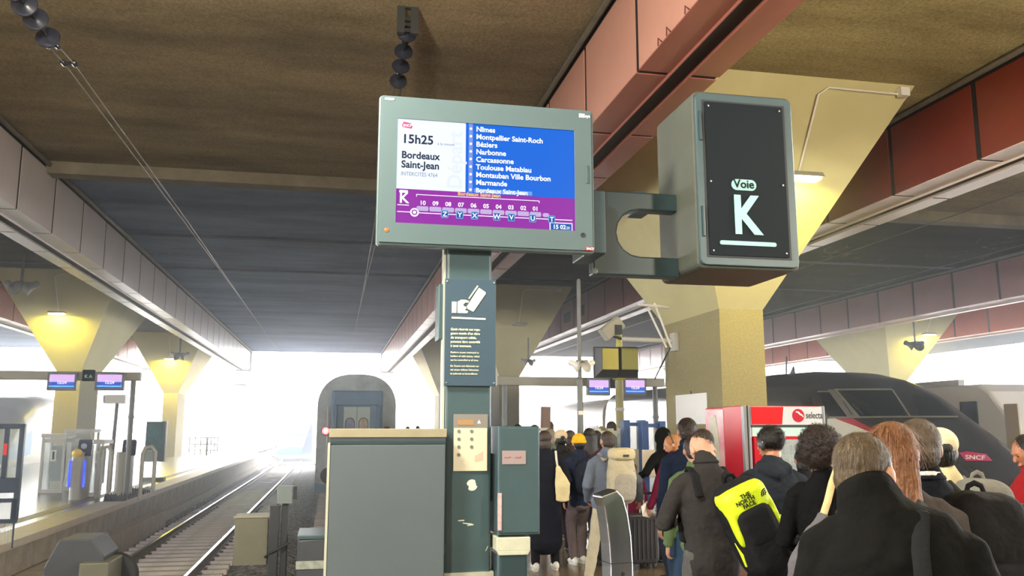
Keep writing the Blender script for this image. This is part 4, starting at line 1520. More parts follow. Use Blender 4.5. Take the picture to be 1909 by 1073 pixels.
# second string hangs from a ceiling bracket
hb = thing('ceiling_bracket', 'dark slotted steel bracket hanging from the ceiling above the screen', 'bracket', (.80, 10.9, 6.85))
b = MB()
for s in (-1, 1):
    MB().box(s * .09 - .05, s * .09 + .05, -.04, .04, .0 + .12, ZC - 6.85 + .02).build('cheek', mat('bracket_dark', (52, 56, 56), .5), hb)
for z in (.14, .3, .48):
    MB().box(-.06, .06, -.03, .03, z, z + .05).build('cross_plate', m_dark, hb)
k2 = [Vector((.80, 10.92, 7.0)), atx(756, 85, .80), atx(752, 110, .80), atx(748, 137, .80)]
k2 = [Vector((.8, 10.95, 7.02)), Vector((.79, 11.35, 6.95)), Vector((.78, 11.7, 6.88)), Vector((.77, 12.05, 6.8)), Vector((.77, 12.2, 6.77))]
tt = ins_chain(k2, 'dark insulator string hanging above the departure screen')
for dx, lab in ((-.05, 'left strand of the cable behind the departure screen'), (.05, 'right strand of the cable behind the departure screen')):
    o = MB().tube([(.77 + dx, 12.2, 6.77), (.8 + dx, 20, 6.12), (.8, 30, 6.1), (.8, 68, 6.12)], .012, 6).build('overhead_wire', m_wire, smooth=True)
    tag(o, lab, 'cable', 'cable strands over the coach track')
for x, lab in ((14.1, 'thin overhead wire above the dark train'), (18.2, 'thin overhead wire above the white locomotive')):
    wire(x, -8, 68, 6.75, lab, .014, m_wire)
MB_ = None

# ------------------------------------------------------------------ old coach
def shell_section(hw, z0, zs, zt, n=9):
    """half-round roof outline, closed"""
    pts = [(-hw, z0), (hw, z0), (hw, zs)]
    for k in range(1, n):
        a = pi / 2 * k / n
        pts.append((hw * cos(a) ** .75, zs + (zt - zs) * sin(a)))
    pts.append((0, zt))
    for k in range(n - 1, 0, -1):
        a = pi / 2 * k / n
        pts.append((-hw * cos(a) ** .75, zs + (zt - zs) * sin(a)))
    pts.append((-hw, zs))
    return pts
t = thing('old_coach', 'old grey blue railway coach with arched door windows and red tail light', 'coach', (.76, 30, -.85))
m_coach = mat('coach_grimy_paint', (178, 188, 194), .55, var=.35, vscale=1.8, bump=.1, bscale=8)
m_cblue = mat('coach_blue', (108, 136, 164), .5, var=.12, vscale=3)
hwc = 1.32
sec = shell_section(hwc, .75, 3.35, 4.42)
b = MB()
b.prism(sec, 0, 24, 'y')
b.build('body', m_coach, t, smooth=True)
MB().prism([(-hwc, .45), (hwc, .45), (hwc, .8), (-hwc, .8)], .0, 24, 'y').build('sill', m_cblue, t)
MB().cham(-1.28, -.9, -.02, 23.9, .75, 2.1, .1, 'y').build('side_panel', m_coach, t)
MB().box(-.85, .86, -.14, .02, .9, 3.85).build('gangway_frame', m_cblue, t, bevel=.04)
MB().box(-.80, .80, -.24, -.12, 3.35, 3.82).build('gangway_hood', m_cblue, t, bevel=.03)
MB().box(-.62, .62, -.10, .0, .9, 3.36).build('gangway_recess', mat('recess_blue', (60, 80, 104), .6), t)
for x in (-.74, .74):
    MB().cham(x - .08, x + .08, -.28, -.13, .9, 3.36, .05, 'z').build('rubber_bellows', mat('bellows_blue', (92, 116, 140), .6), t)
for s in (-1, 1):
    x = s * .225
    d = MB().box(x - .215, x + .215, -.15, -.1, .95, 3.30).build('door_leaf', mat('coach_door_pale', (176, 190, 188), .45), t, bevel=.01)
    pts = [(x - .14, 1.9), (x + .14, 1.9), (x + .14, 2.75)] + [(x + .14 * cos(a), 2.75 + .17 * sin(a)) for a in [pi * k / 8 for k in range(1, 8)]] + [(x - .14, 2.75)]
    f = MB().prism([(x + (px - x) * 1.16, 2.4 + (pz - 2.4) * 1.05) for px, pz in pts], -.158, -.149, 'y').build('window_seal', m_dark, d)
    MB().prism(pts, -.163, -.157, 'y').build('door_glass', mat('door_glass_blue' if s < 0 else 'door_glass_warm', (140, 150, 176) if s < 0 else (190, 176, 158), .12, var=.4, vscale=6), d)
    MB().tube([(x - s * .19, -.17, 1.9), (x - s * .19, -.17, 2.2)], .015, 6).build('handle', m_steel, d)
MB().tube([(-.96, -.06, .8), (-.96, -.06, 3.3)], .03, 8).build('handrail', m_lgrey, t)
for s in (-1, 1):
    l = MB().lathe((s * 1.02, -.02, 2.50), [(.15, 0), (.15, -.10), (.13, -.12)], 20, 'y').build('tail_lamp', m_dark, t)
    MB().lathe((s * 1.02, -.12, 2.50), [(.125, 0), (.12, -.02), (.03, -.05)], 20, 'y').build('lamp_lens', mat('red_glow' if s < 0 else 'red_lens_off', (255, 50, 50) if s < 0 else (110, 30, 34), .3, emit=5. if s < 0 else 0), l)
MB().lathe((-1.02, -.15, 2.50), [(.07, 0), (.05, -.02)], 16, 'y').build('lamp_core', mat('lamp_core_glow', (255, 225, 215), .3, emit=2.2), t)
for s in (-1, 1):
    b = MB().lathe((s * .875, -.55, 1.05), [(.08, .55), (.08, .1), (.25, .05), (.27, 0)], 20, 'y')
    b.build('buffer', m_dark, t, smooth=True)
MB().tube([(-.6, .3, .5), (-.55, -.1, .2), (-.4, -.15, .25), (-.2, 0, .6)], .05, 8).build('hose', m_dark, t)
for yy in (2.5, 5, 19, 21.5):
    MB().lathe((-.8, yy, .47), [(.46, -.06), (.46, .06), (.2, .08), (.2, -.08)], 20, 'x').build('wheel', m_dark, t)
    MB().lathe((.8, yy, .47), [(.46, -.06), (.46, .06), (.2, .08), (.2, -.08)], 20, 'x').build('wheel', m_dark, t)
for k in range(9):
    MB().box(-hwc - .012, -hwc + .01, 2.2 + k * 2.35, 3.6 + k * 2.35, 2.0, 2.95).build('side_window', mat('coach_window', (60, 70, 84), .15), t)

# ------------------------------------------------------------------ far blue and white train
t = thing('far_train', 'white and blue train nose far down the left track in glare', 'train', (-3.1, 74, -.85))
b = MB()
rings = []
nseg = 20
for (y, hw, z0, zt) in ((0, 1.25, .5, 1.5), (.5, 1.38, .35, 2.1), (1.4, 1.42, .35, 2.9), (3.0, 1.42, .35, 3.7), (5, 1.42, .35, 3.9), (30, 1.42, .35, 3.9)):
    for j in range(nseg):
        a = 2 * pi * j / nseg
        cx_, cz_ = cos(a), sin(a)
        x = math.copysign(abs(cx_) ** .4, cx_) * hw
        z = (z0 + zt) / 2 + math.copysign(abs(cz_) ** .45, cz_) * (zt - z0) / 2
        b.v.append(Vector((x, y, z)))
for i in range(5):
    for j in range(nseg):
        b.f.append((i * nseg + j, i * nseg + (j + 1) % nseg, (i + 1) * nseg + (j + 1) % nseg, (i + 1) * nseg + j))
        b.mi.append(0)
b.f.append(tuple(range(nseg)))
b.mi.append(0)
b.build('body', mat('far_train_white', (225, 232, 240), .35), t, smooth=True)
MB().prism([(-1.40, .42), (1.40, .42), (1.36, .95), (-.2, 1.08), (-.8, .95), (-1.38, .8)], -.06, .5, 'y').build('blue_skirt', mat('far_train_sky_blue', (20, 80, 200), .4), t)
MB().prism([(.55, .6), (1.40, .6), (1.42, 3.2), (1.25, 3.0)], -.10, 2.5, 'y').build('blue_wedge', mat('far_train_blue', (0, 25, 150), .4), t)
MB().box(-1.3, 1.3, -.1, 1, .12, .42).build('bumper', mat('far_bumper', (120, 124, 132), .5), t, bevel=.05)
MB().box(-1, 1, -.12, -.05, 1.9, 2.5).build('cab_window', mat('coach_window', (0, 0, 0)), t)
MB().box(-1.4, 1.4, 0, 30, -.2, .3).build('running_gear', m_dark, t)

# ------------------------------------------------------------------ streamlined trains
def nose_train(name, label, xc, y0, length, table, mats, paint, hwmax=1.45, nseg=44, ny=60):
    """table rows: (distance behind tip, half width, bottom z, top z, shoulder exponent)"""
    t = thing(name, label, 'train', (xc, y0, -.85))
    b = MB()
    ys = []
    for i in range(ny):
        u = i / (ny - 1)
        ys.append((u ** 1.7) * table[-1][0])
    ys.append(length)
    def interp(y):
        if y >= table[-1][0]:
            return table[-1][1:]
        for r0, r1 in zip(table[:-1], table[1:]):
            if r0[0] <= y <= r1[0]:
                u = (y - r0[0]) / (r1[0] - r0[0])
                return tuple(p + (q - p) * u for p, q in zip(r0[1:], r1[1:]))
    for y in ys:
        hw, z0, zt, ex = interp(y)
        for j in range(nseg):
            a = 2 * pi * (j + .5) / nseg
            ca, sa = cos(a), sin(a)
            x = math.copysign(abs(ca) ** ex, ca) * hw
            z = (z0 + zt) / 2 + math.copysign(abs(sa) ** (ex + .1 if sa > 0 else .3), sa) * (zt - z0) / 2
            b.v.append(Vector((x, y, z)))
    n = len(ys)
    for i in range(n - 1):
        for j in range(nseg):
            b.f.append((i * nseg + j, i * nseg + (j + 1) % nseg, (i + 1) * nseg + (j + 1) % nseg, (i + 1) * nseg + j))
            b.mi.append(0)
    b.f.append(tuple(range(nseg)))
    b.mi.append(0)
    b.f.append(tuple((n - 1) * nseg + j for j in range(nseg)))
    b.mi.append(0)
    o = b.build('body', mats, t, smooth=2)
    me = o.data
    for p in me.polygons:
        p.material_index = paint(p.center)
    bm = bmesh.new()
    bm.from_mesh(me)
    bvh = BVHTree.FromBMesh(bm)
    bm.free()
    return t, bvh

def drape(bvh, me, off, origin):
    """lay flat outlines, given along lines of sight from the platform, on the body's surface"""
    o = Vector(origin)
    e = EYE - o
    for v in me.vertices:
        d = ray(v.co.y, v.co.z)
        h = bvh.ray_cast(e, d)
        v.co = h[0] - h[1] * off * (1 if h[1].dot(d) > 0 else -1) if h[0] else Vector((0, 0, -99))
    bm = bmesh.new()
    bm.from_mesh(me)
    kill = [v for v in bm.verts if v.co.z < -50]
    if kill:
        bmesh.ops.delete(bm, geom=kill, context='VERTS')
    bm.to_mesh(me)
    bm.free()
    return me

def project(bvh, poly, direction=None, off=.012, div=6., origin_x=0, origin=(14.1, 15.6, -.85)):
    bm = bmesh.new()
    bm.faces.new([bm.verts.new((0, y, z)) for y, z in poly])
    bmesh.ops.triangulate(bm, faces=bm.faces)
    for _ in range(4):
        es = [e for e in bm.edges if e.calc_length() > max(div, 3)]
        if not es:
            break
        bmesh.ops.subdivide_edges(bm, edges=es, cuts=1)
        bmesh.ops.triangulate(bm, faces=bm.faces)
    me = bpy.data.meshes.new('patch')
    bm.to_mesh(me)
    bm.free()
    return drape(bvh, me, off, origin)

m_tdark = mat('train_anthracite', (36, 33, 32), .25, .0, var=.10, vscale=2)
m_twhite = mat('train_cream', (226, 220, 200), .3)
m_tglass = mat('train_glass', (8, 10, 12), .12, spec=.3)
m_tred = mat('train_red', (176, 18, 34), .3)
table = [(0, .75, .75, 1.25, .8), (.3, 1.0, .55, 1.5, .75), (1.0, 1.22, .4, 1.95, .7), (2.0, 1.36, .35, 2.55, .62), (3.0, 1.42, .35, 3.10, .56), (3.6, 1.44, .35, 3.45, .55), (4.6, 1.45, .35, 3.86, .52), (5.8, 1.45, .35, 4.10, .5), (7.2, 1.45, .35, 4.22, .5), (9.0, 1.45, .35, 4.26, .48), (14, 1.45, .35, 4.26, .45)]
def tpaint(c):
    # cream flank below the slanting line from the cab, rest anthracite
    if c.y > 2.7 + max(0, c.z - .7) * 1.1 and c.z < 2.55 and (c.z < 2.42 or c.y > 5.8):
        return 1 if c.z > .7 else 0
    if c.y > 7.6 and c.z < 3.05 - max(0, (8.9 - c.y)) * .6:
        return 1 if c.z > .7 else 0
    return 0
t, bvh = nose_train('high_speed_train', 'dark high-speed train with long sloping nose behind the queue', 14.1, 15.6, 24, table, [m_tdark, m_twhite], tpaint)
tgv = t
def T(px, py, X=12.7):
    p = atx(px, py, X)
    return (px, py)
W = (1, 0, 0)
link('windscreen', project(bvh, [T(1562, 728), T(1660, 728), T(1692, 776), T(1602, 776)], W, .015), m_tglass, t, smooth=2)
link('side_glass', project(bvh, [T(1700, 737), T(1738, 742), T(1782, 776), T(1716, 776)], W, .015), m_tglass, t, smooth=2)
link('cab_window', project(bvh, [T(1527, 732), T(1545, 732), T(1577, 775), T(1545, 775)], W, .015), m_tglass, t, smooth=2)
link('small_window', project(bvh, [T(1497, 740), T(1510, 740), T(1516, 757), T(1496, 757)], W, .015), m_tglass, t, smooth=2)
m_trim = mat('train_trim_grey', (120, 116, 104), .35)
for pl in (([1556, 725], [1662, 725], [1664, 728], [1558, 728]), ([1556, 725], [1560, 725], [1604, 776], [1597, 776]), ([1662, 727], [1665, 727], [1698, 776], [1694, 776]), ([1525, 729], [1548, 729], [1548, 731], [1525, 731]), ([1546, 776], [1786, 776], [1786, 779], [1546, 779])):
    link('window_trim', project(bvh, [T(*q) for q in pl], W, .02), m_trim, t, smooth=2)
link('pillar_trim', project(bvh, [T(1543, 726), T(1556, 726), T(1598, 776), T(1580, 776)], W, .012), mat('train_pillar_taupe', (104, 98, 86), .35), t, smooth=2)
link('white_blaze', project(bvh, [T(1543, 780), T(1560, 779), T(1640, 812), T(1680, 850), T(1543, 850)], W, .012), m_twhite, t, smooth=2)
link('red_stripe', project(bvh, [T(1556, 779), T(1592, 780), T(1640, 806), T(1660, 822), T(1618, 802)], W, .02), m_tred, t, smooth=2)
lo_ = link('operator_logo', project(bvh, [T(1788, 845), T(1802, 842), T(1838, 847), T(1850, 860), T(1800, 860)], W, .02, div=5), mat('logo_magenta', (176, 40, 92), .35), t, smooth=2)
tm = text_mesh('SNCF', 15, .25, 0.0)
for v in tm.vertices:
    x, y = v.co.x, v.co.y
    v.co = Vector((0, 1799 + x * 1.02, 857 - y * .72 + x * .04))
link('lettering', drape(bvh, tm, .03, (14.1, 15.6, -.85)), m_white, t, smooth=2)
for pl in (([1760, 860], [1790, 866], [1830, 905], [1822, 905]), ([1800, 870], [1806, 870], [1850, 905], [1845, 905])):
    link('grille_slit', project(bvh, [T(*q) for q in pl], W, .015), m_black, t, smooth=2)
for q in ((1530, 780), (1468, 722)):
    pass
for k, (a, c) in enumerate((((1590, 772), (1575, 748)), ((1612, 772), (1592, 752)))):
    e_ = EYE - Vector((14.1, 15.6, -.85))
    h0 = bvh.ray_cast(e_, ray(*a))[0]
    h1 = bvh.ray_cast(e_, ray(*c))[0]
    if h0 and h1:
        MB().tube([h0 - Vector((.04, 0, 0)), h1 - Vector((.04, 0, 0))], .015, 6).build('wiper', m_dark, t)
MB().box(-1.2, 1.2, 1.0, 24, -.1, .4).build('running_gear', m_black, t)
MB().box(-1.43, 1.43, .9, 3.0, .22, .5).build('skirt_band', m_lgrey, t)
MB().tube([(-.6, 8.5, 4.2), (-.5, 8.6, 4.75)], .03, 6).build('antenna', m_grey, t)
MB().prism([(8.3, 4.2), (8.6, 4.2), (8.35, 4.45)], -.45, -.4, 'x').build('antenna', m_dark, t)

# following cream carriage of the same train
t = thing('train_carriage', 'cream high-speed carriage seen behind the gates and gantry', 'carriage', (14.1, 40.0, -.85))
sec = [(-1.45, .5), (1.45, .5), (1.45, 3.2)] + [(1.45 * cos(a) ** .5, 3.2 + .85 * sin(a)) for a in (radians(20), radians(45), radians(70))] + [(-1.45 * cos(a) ** .5, 3.2 + .85 * sin(a)) for a in (radians(70), radians(45), radians(20))] + [(-1.45, 3.2)]
MB().prism(sec, 0, 18.5, 'y').build('body', mat('carriage_cream', (216, 206, 190), .35), t, smooth=True)
MB().box(-1.46, -1.40, .2, 18.3, 2.0, 2.75).build('window_band', mat('carriage_band', (176, 170, 166), .25), t)
for k in range(8):
    MB().box(-1.47, -1.44, .8 + k * 2.1, 2.3 + k * 2.1, 2.05, 2.7).build('side_window', mat('coach_window', (0, 0, 0)), t)
MB().box(-1.47, -1.44, 16.9, 17.7, .8, 2.9).build('door_leaf', mat('carriage_mauve', (176, 150, 152), .4), t)
MB().box(-1.2, 1.2, .5, 18, -.1, .5).build('running_gear', m_black, t)

# left train beyond the left platform
table2 = [(0, .9, .7, 1.6, .75), (.5, 1.15, .5, 2.1, .7), (1.3, 1.35, .4, 2.9, .6), (2.4, 1.45, .35, 3.6, .55), (3.8, 1.48, .35, 4.1, .5), (5.5, 1.5, .35, 4.25, .48), (8, 1.5, .35, 4.3, .46)]
def paint2(c):
    if c.z > 1.6 + (c.y - 1) * .35 + (0):
        return 0
    if c.z > 1.1 + (c.y - 1) * .35:
        return 1
    return 2
nose_train('regional_train', 'grey domed regional train with blue stripe at far left', -16.1, 43.8, 24, table2,
           [mat('regional_grey', (120, 118, 124), .35), mat('regional_blue', (60, 150, 205), .35), m_white], paint2)

# white locomotive and carriage at the right
t = thing('white_locomotive', 'white locomotive numbered 26017 at the right picture edge', 'locomotive', (18.2, 18.4, -.85))
m_loco = mat('loco_white', (226, 224, 222), .35)
prof = [(0, .9), (0, 1.9), (.25, 2.35), (1.25, 3.55), (1.6, 3.75), (14, 3.75), (14, .9)]
b = MB()
b.prism(prof, -1.42, 1.42, 'x')
b.build('body', m_loco, t, bevel=.08)
MB().box(-1.44, -1.41, 1.7, 2.35, 2.55, 3.3).build('cab_window', mat('coach_window', (0, 0, 0)), t)
MB().box(-1.435, -1.41, 1.55, 2.5, 2.45, 2.5).build('window_sill_strip', m_lgrey, t)
MB().box(-1.45, -1.41, .3, .75, 2.0, 3.2).build('side_panel_beige', mat('loco_beige', (170, 152, 120), .5), t)
me = text_mesh('26017', .30, .004, .002)
me.transform(Matrix.Translation((-1.43, 1.55, 1.95)) @ FACE_W)
link('lettering', me, mat('loco_ink', (120, 118, 122), .5), t)
MB().box(-1.44, -1.41, .1, 13.9, 1.3, 1.45).build('lower_stripe', mat('loco_mauve', (150, 110, 140), .5), t)
MB().box(-1.2, 1.2, .2, 13.5, .1, .9).build('running_gear', m_dark, t)
for yy in (2, 4.6, 9.5, 12):
    MB().lathe((-1.15, yy, .55), [(.5, -.06), (.5, .06), (.2, .08), (.2, -.08)], 18, 'x').build('wheel', m_dark, t)
for k in range(3):
    MB().box(-.9 + k * .3, -.7 + k * .3, 3 + k * 3, 5 + k * 3, 3.75, 3.95).build('roof_box', m_lgrey, t)
t = thing('white_carriage', 'pale striped carriage behind the dark train nose', 'carriage', (18.2, 33, -.85))
MB().prism([(-1.42, .6), (1.42, .6), (1.42, 3.3), (1.0, 3.8), (-1.0, 3.8), (-1.42, 3.3)], 0, 24, 'y').build('body', m_loco, t)
MB().box(-1.435, -1.41, .2, 23.8, 2.1, 2.5).build('window_band', mat('pale_lilac_band', (186, 180, 196), .4), t)
MB().box(-1.2, 1.2, .5, 23, -.1, .6).build('running_gear', m_dark, t)

# ------------------------------------------------------------------ people
def fabric(name, col, rough=.85, bump=.35, bscale=18, var=.12):
    return mat(name, col, rough, var=var, vscale=9, bump=bump, bscale=bscale, spec=.10)

def skin(name='skin', col=(186, 134, 108)):
    return mat(name, col, .5, var=.06, vscale=20)

def hair_mat(name, col):
    return mat(name, col, .5, var=.35, vscale=60, bump=.5, bscale=90, stretch=(1, 1, .12))


def ik(a, c, l1, l2, hint):
    a, c = Vector(a), Vector(c)
    d = c - a
    L = min(d.length, (l1 + l2) * .999)
    if d.length > 1e-6:
        c = a + d.normalized() * L
        d = c - a
    x = (l1 * l1 - l2 * l2 + L * L) / (2 * L)
    h = sqrt(max(0, l1 * l1 - x * x))
    n = d.normalized()
    hv = Vector(hint) - n * Vector(hint).dot(n)
    hv.normalize()
    return a + n * x + hv * h, c


class Pose:
    """joint positions in the figure's own frame: x right, y ahead, z up, feet at 0"""
    def __init__(s, h, lean=0, head=(0, 0, 0), tilt=0, turn=0, hands=None, feet=None, bulk=1., shoulder=.185, knees=None, roll=0, twist=0):
        k = s.k = h / 1.76
        s.h, s.lean, s.tilt, s.turn, s.bulk, s.roll = h, radians(lean), radians(tilt), radians(turn), bulk, radians(roll)
        s.hipz = .93 * k
        s.hx = head[0]
        feet = feet or ((-.11, 0, 0), (.11, .02, 0))
        s.feet = [Vector((f[0], f[1], f[2])) * 1 for f in feet]
        cx = (s.feet[0].x + s.feet[1].x) / 2
        cy = (s.feet[0].y + s.feet[1].y) / 2
        s.hip = Vector((cx * .6, cy * .6, s.hipz))
        s.R = Matrix.Rotation(-s.lean, 3, 'X') @ Matrix.Rotation(s.roll, 3, 'Y') @ Matrix.Rotation(radians(twist), 3, 'Z')
        s.legs = []
        for i, sd in enumerate((-1, 1)):
            hp = s.hip + Vector((sd * .09 * k, 0, -.02 * k))
            an = s.feet[i] + Vector((0, 0, .085 * k))
            kn, an = ik(hp, an, .43 * k, .42 * k, (sd * .08, 1, 0))
            s.legs.append((hp, kn, an))
        s.sh = [s.S((sd * shoulder * k, -.005, 1.392 * k)) for sd in (-1, 1)]
        hands = hands or ((-.25, .05, .84), (.25, .05, .84))
        s.arms = []
        for i, sd in enumerate((-1, 1)):
            hx = Vector(hands[i]) * k
            el, wr = ik(s.sh[i], hx, .29 * k, .26 * k, (sd * .6, -.8, -.3))
            s.arms.append((s.sh[i], el, wr))
        s.hc = s.S((head[0] * k, (.015 + head[1]) * k, 1.645 * k + head[2] * k))
        s.HR = Matrix.Rotation(s.turn, 3, 'Z') @ Matrix.Rotation(-s.tilt - s.lean * .4, 3, 'X') @ Matrix.Rotation(s.roll, 3, 'Y')

    def S(s, p):
        v = Vector(p) - Vector((0, 0, s.hipz))
        return s.hip + s.R @ v + Vector((0, 0, 0))

    def torso(s, b, rows, seg=20):
        k = s.k
        b.tube([s.S((s.hx * max(0, min(1, (r[0] - 1.36) / .2)) * k, r[3] * k, r[0] * k)) for r in rows], [(r[1] * k * s.bulk, r[2] * k * s.bulk) for r in rows], seg, ref=(0, 1, 0))


def head_shape(b, s, grow=0.):
    """skull, jaw, nose, lips, ears"""
    k = s.k
    st = len(b.v)
    H = lambda x, y, z: (x * k, y * k, z * k)
    def fn(p):
        z = p.z
        q = p.copy()
        if z < -.1:                      # narrow towards the chin
            f = 1 - .42 * min(1, (-z - .1) / .9)
            q.x *= f
            q.y = q.y * (1 - .22 * min(1, -z)) + .18 * min(1, -z - .1)
        return q
    b.ball((0, 0, 0), (.076 * k + grow, .098 * k + grow, .118 * k + grow), 24, 18, fn=fn)
    b.ball(H(0, -.02, .03), (.077 * k + grow, .090 * k + grow, .085 * k + grow), 20, 14)
    if grow == 0:
        b.tube([H(0, .088, .02), H(0, .108, -.012), H(0, .112, -.024)], [(.008 * k, .01 * k), (.013 * k, .013 * k), (.016 * k, .010 * k)], 8)
        b.ball(H(0, .094, -.058), (.024 * k, .012 * k, .009 * k), 10, 6)
        b.ball(H(0, .09, .03), (.05 * k, .012 * k, .010 * k), 10, 6)
        for sd in (-1, 1):
            b.ball(H(sd * .086, -.004, -.010), (.013 * k, .020 * k, .034 * k), 12, 8)
            b.ball(H(sd * .033, .082, .006), (.015 * k, .010 * k, .009 * k), 8, 6)
    M = Matrix.Translation(s.hc) @ s.HR.to_4x4()
    b.xf(M, st)
    return M


def hand_shape(b, s, i, curl=.6, k=1.):
    sh, el, wr = s.arms[i]
    sd = (-1, 1)[i]
    d = (wr - el).normalized()
    thumb_dir = Vector((0, 1, .2))
    thumb_dir = (thumb_dir - d * thumb_dir.dot(d)).normalized()      # across the palm, thumb side ahead
    n = d.cross(thumb_dir) * 1.0                                    # palm normal
    if n.x * sd > 0:
        n = -n
    P = lambda u, v, w_: wr + (d * u + thumb_dir * v + n * w_) * k
    b.tube([P(-.03, 0, 0), P(.02, 0, 0), P(.06, 0, .003), P(.088, 0, .004)], [(.024 * k, .020 * k), (.030 * k, .018 * k), (.040 * k, .015 * k), (.040 * k, .013 * k)], 12, ref=tuple(n))
    for j, (v, L, r) in enumerate(((.030, .072, .0085), (.010, .080, .0088), (-.010, .075, .0085), (-.029, .060, .0075))):
        c = curl * (1 + .12 * j)
        p0 = P(.080, v, .002)
        p1 = P(.090 + L * .42 * cos(c * .5), v * 1.08, L * .42 * sin(c * .5) + .002)
        p2 = P(.090 + L * (.42 * cos(c * .5) + .33 * cos(c * 1.3)), v * 1.05, L * (.42 * sin(c * .5) + .33 * sin(c * 1.3)) + .002)
        p3 = P(.090 + L * (.42 * cos(c * .5) + .33 * cos(c * 1.3) + .25 * cos(c * 2.)), v, L * (.42 * sin(c * .5) + .33 * sin(c * 1.3) + .25 * sin(c * 2.)) + .002)
        b.tube([p0, p1, p2, p3], [r * k, r * k, r * .92 * k, r * .8 * k], 8)
    b.tube([P(.02, .026, .004), P(.045, .046, .012), P(.075, .056, .022), P(.098, .056, .030)], [.012 * k, .0105 * k, .0095 * k, .008 * k], 8)


def skull_point(a, e):
    """direction (azimuth from the face, elevation) on the scalp"""
    return Vector((sin(a) * cos(e) * .080, cos(a) * cos(e) * .10 - .012 * 1, sin(e) * .095 + .035))


def strands(b, M, k, roots, length, width, fall, seed=1, segs=3, lift=.006, jitter=.25):
    """thin ribbons growing from scalp points, bent towards 'fall'"""
    rnd = random.Random(seed)
    c = Vector((0, -.01, .025)) * k
    for r in roots:
        n = (r - c).normalized()
        t = Vector(fall) - n * Vector(fall).dot(n)
        if t.length < .05:
            t = Vector((rnd.uniform(-1, 1), -1, 0))
        t.normalize()
        t = (t + Vector((rnd.uniform(-1, 1), rnd.uniform(-1, 1), rnd.uniform(-1, 1))) * jitter).normalized()
        sd = n.cross(t).normalized() * width * .5
        p = r.copy()
        L = length * rnd.uniform(.6, 1.2)
        prev = None
        vs = []
        for j in range(segs + 1):
            u = j / segs
            q = r + t * L * u + n * (lift * (1 - abs(u - .4)))
            w_ = (1 - u * .8)
            vs += [M @ (q - sd * w_), M @ (q + sd * w_)]
        fs = [(2 * j, 2 * j + 1, 2 * j + 3, 2 * j + 2) for j in range(segs)]
        b.add(vs, fs)


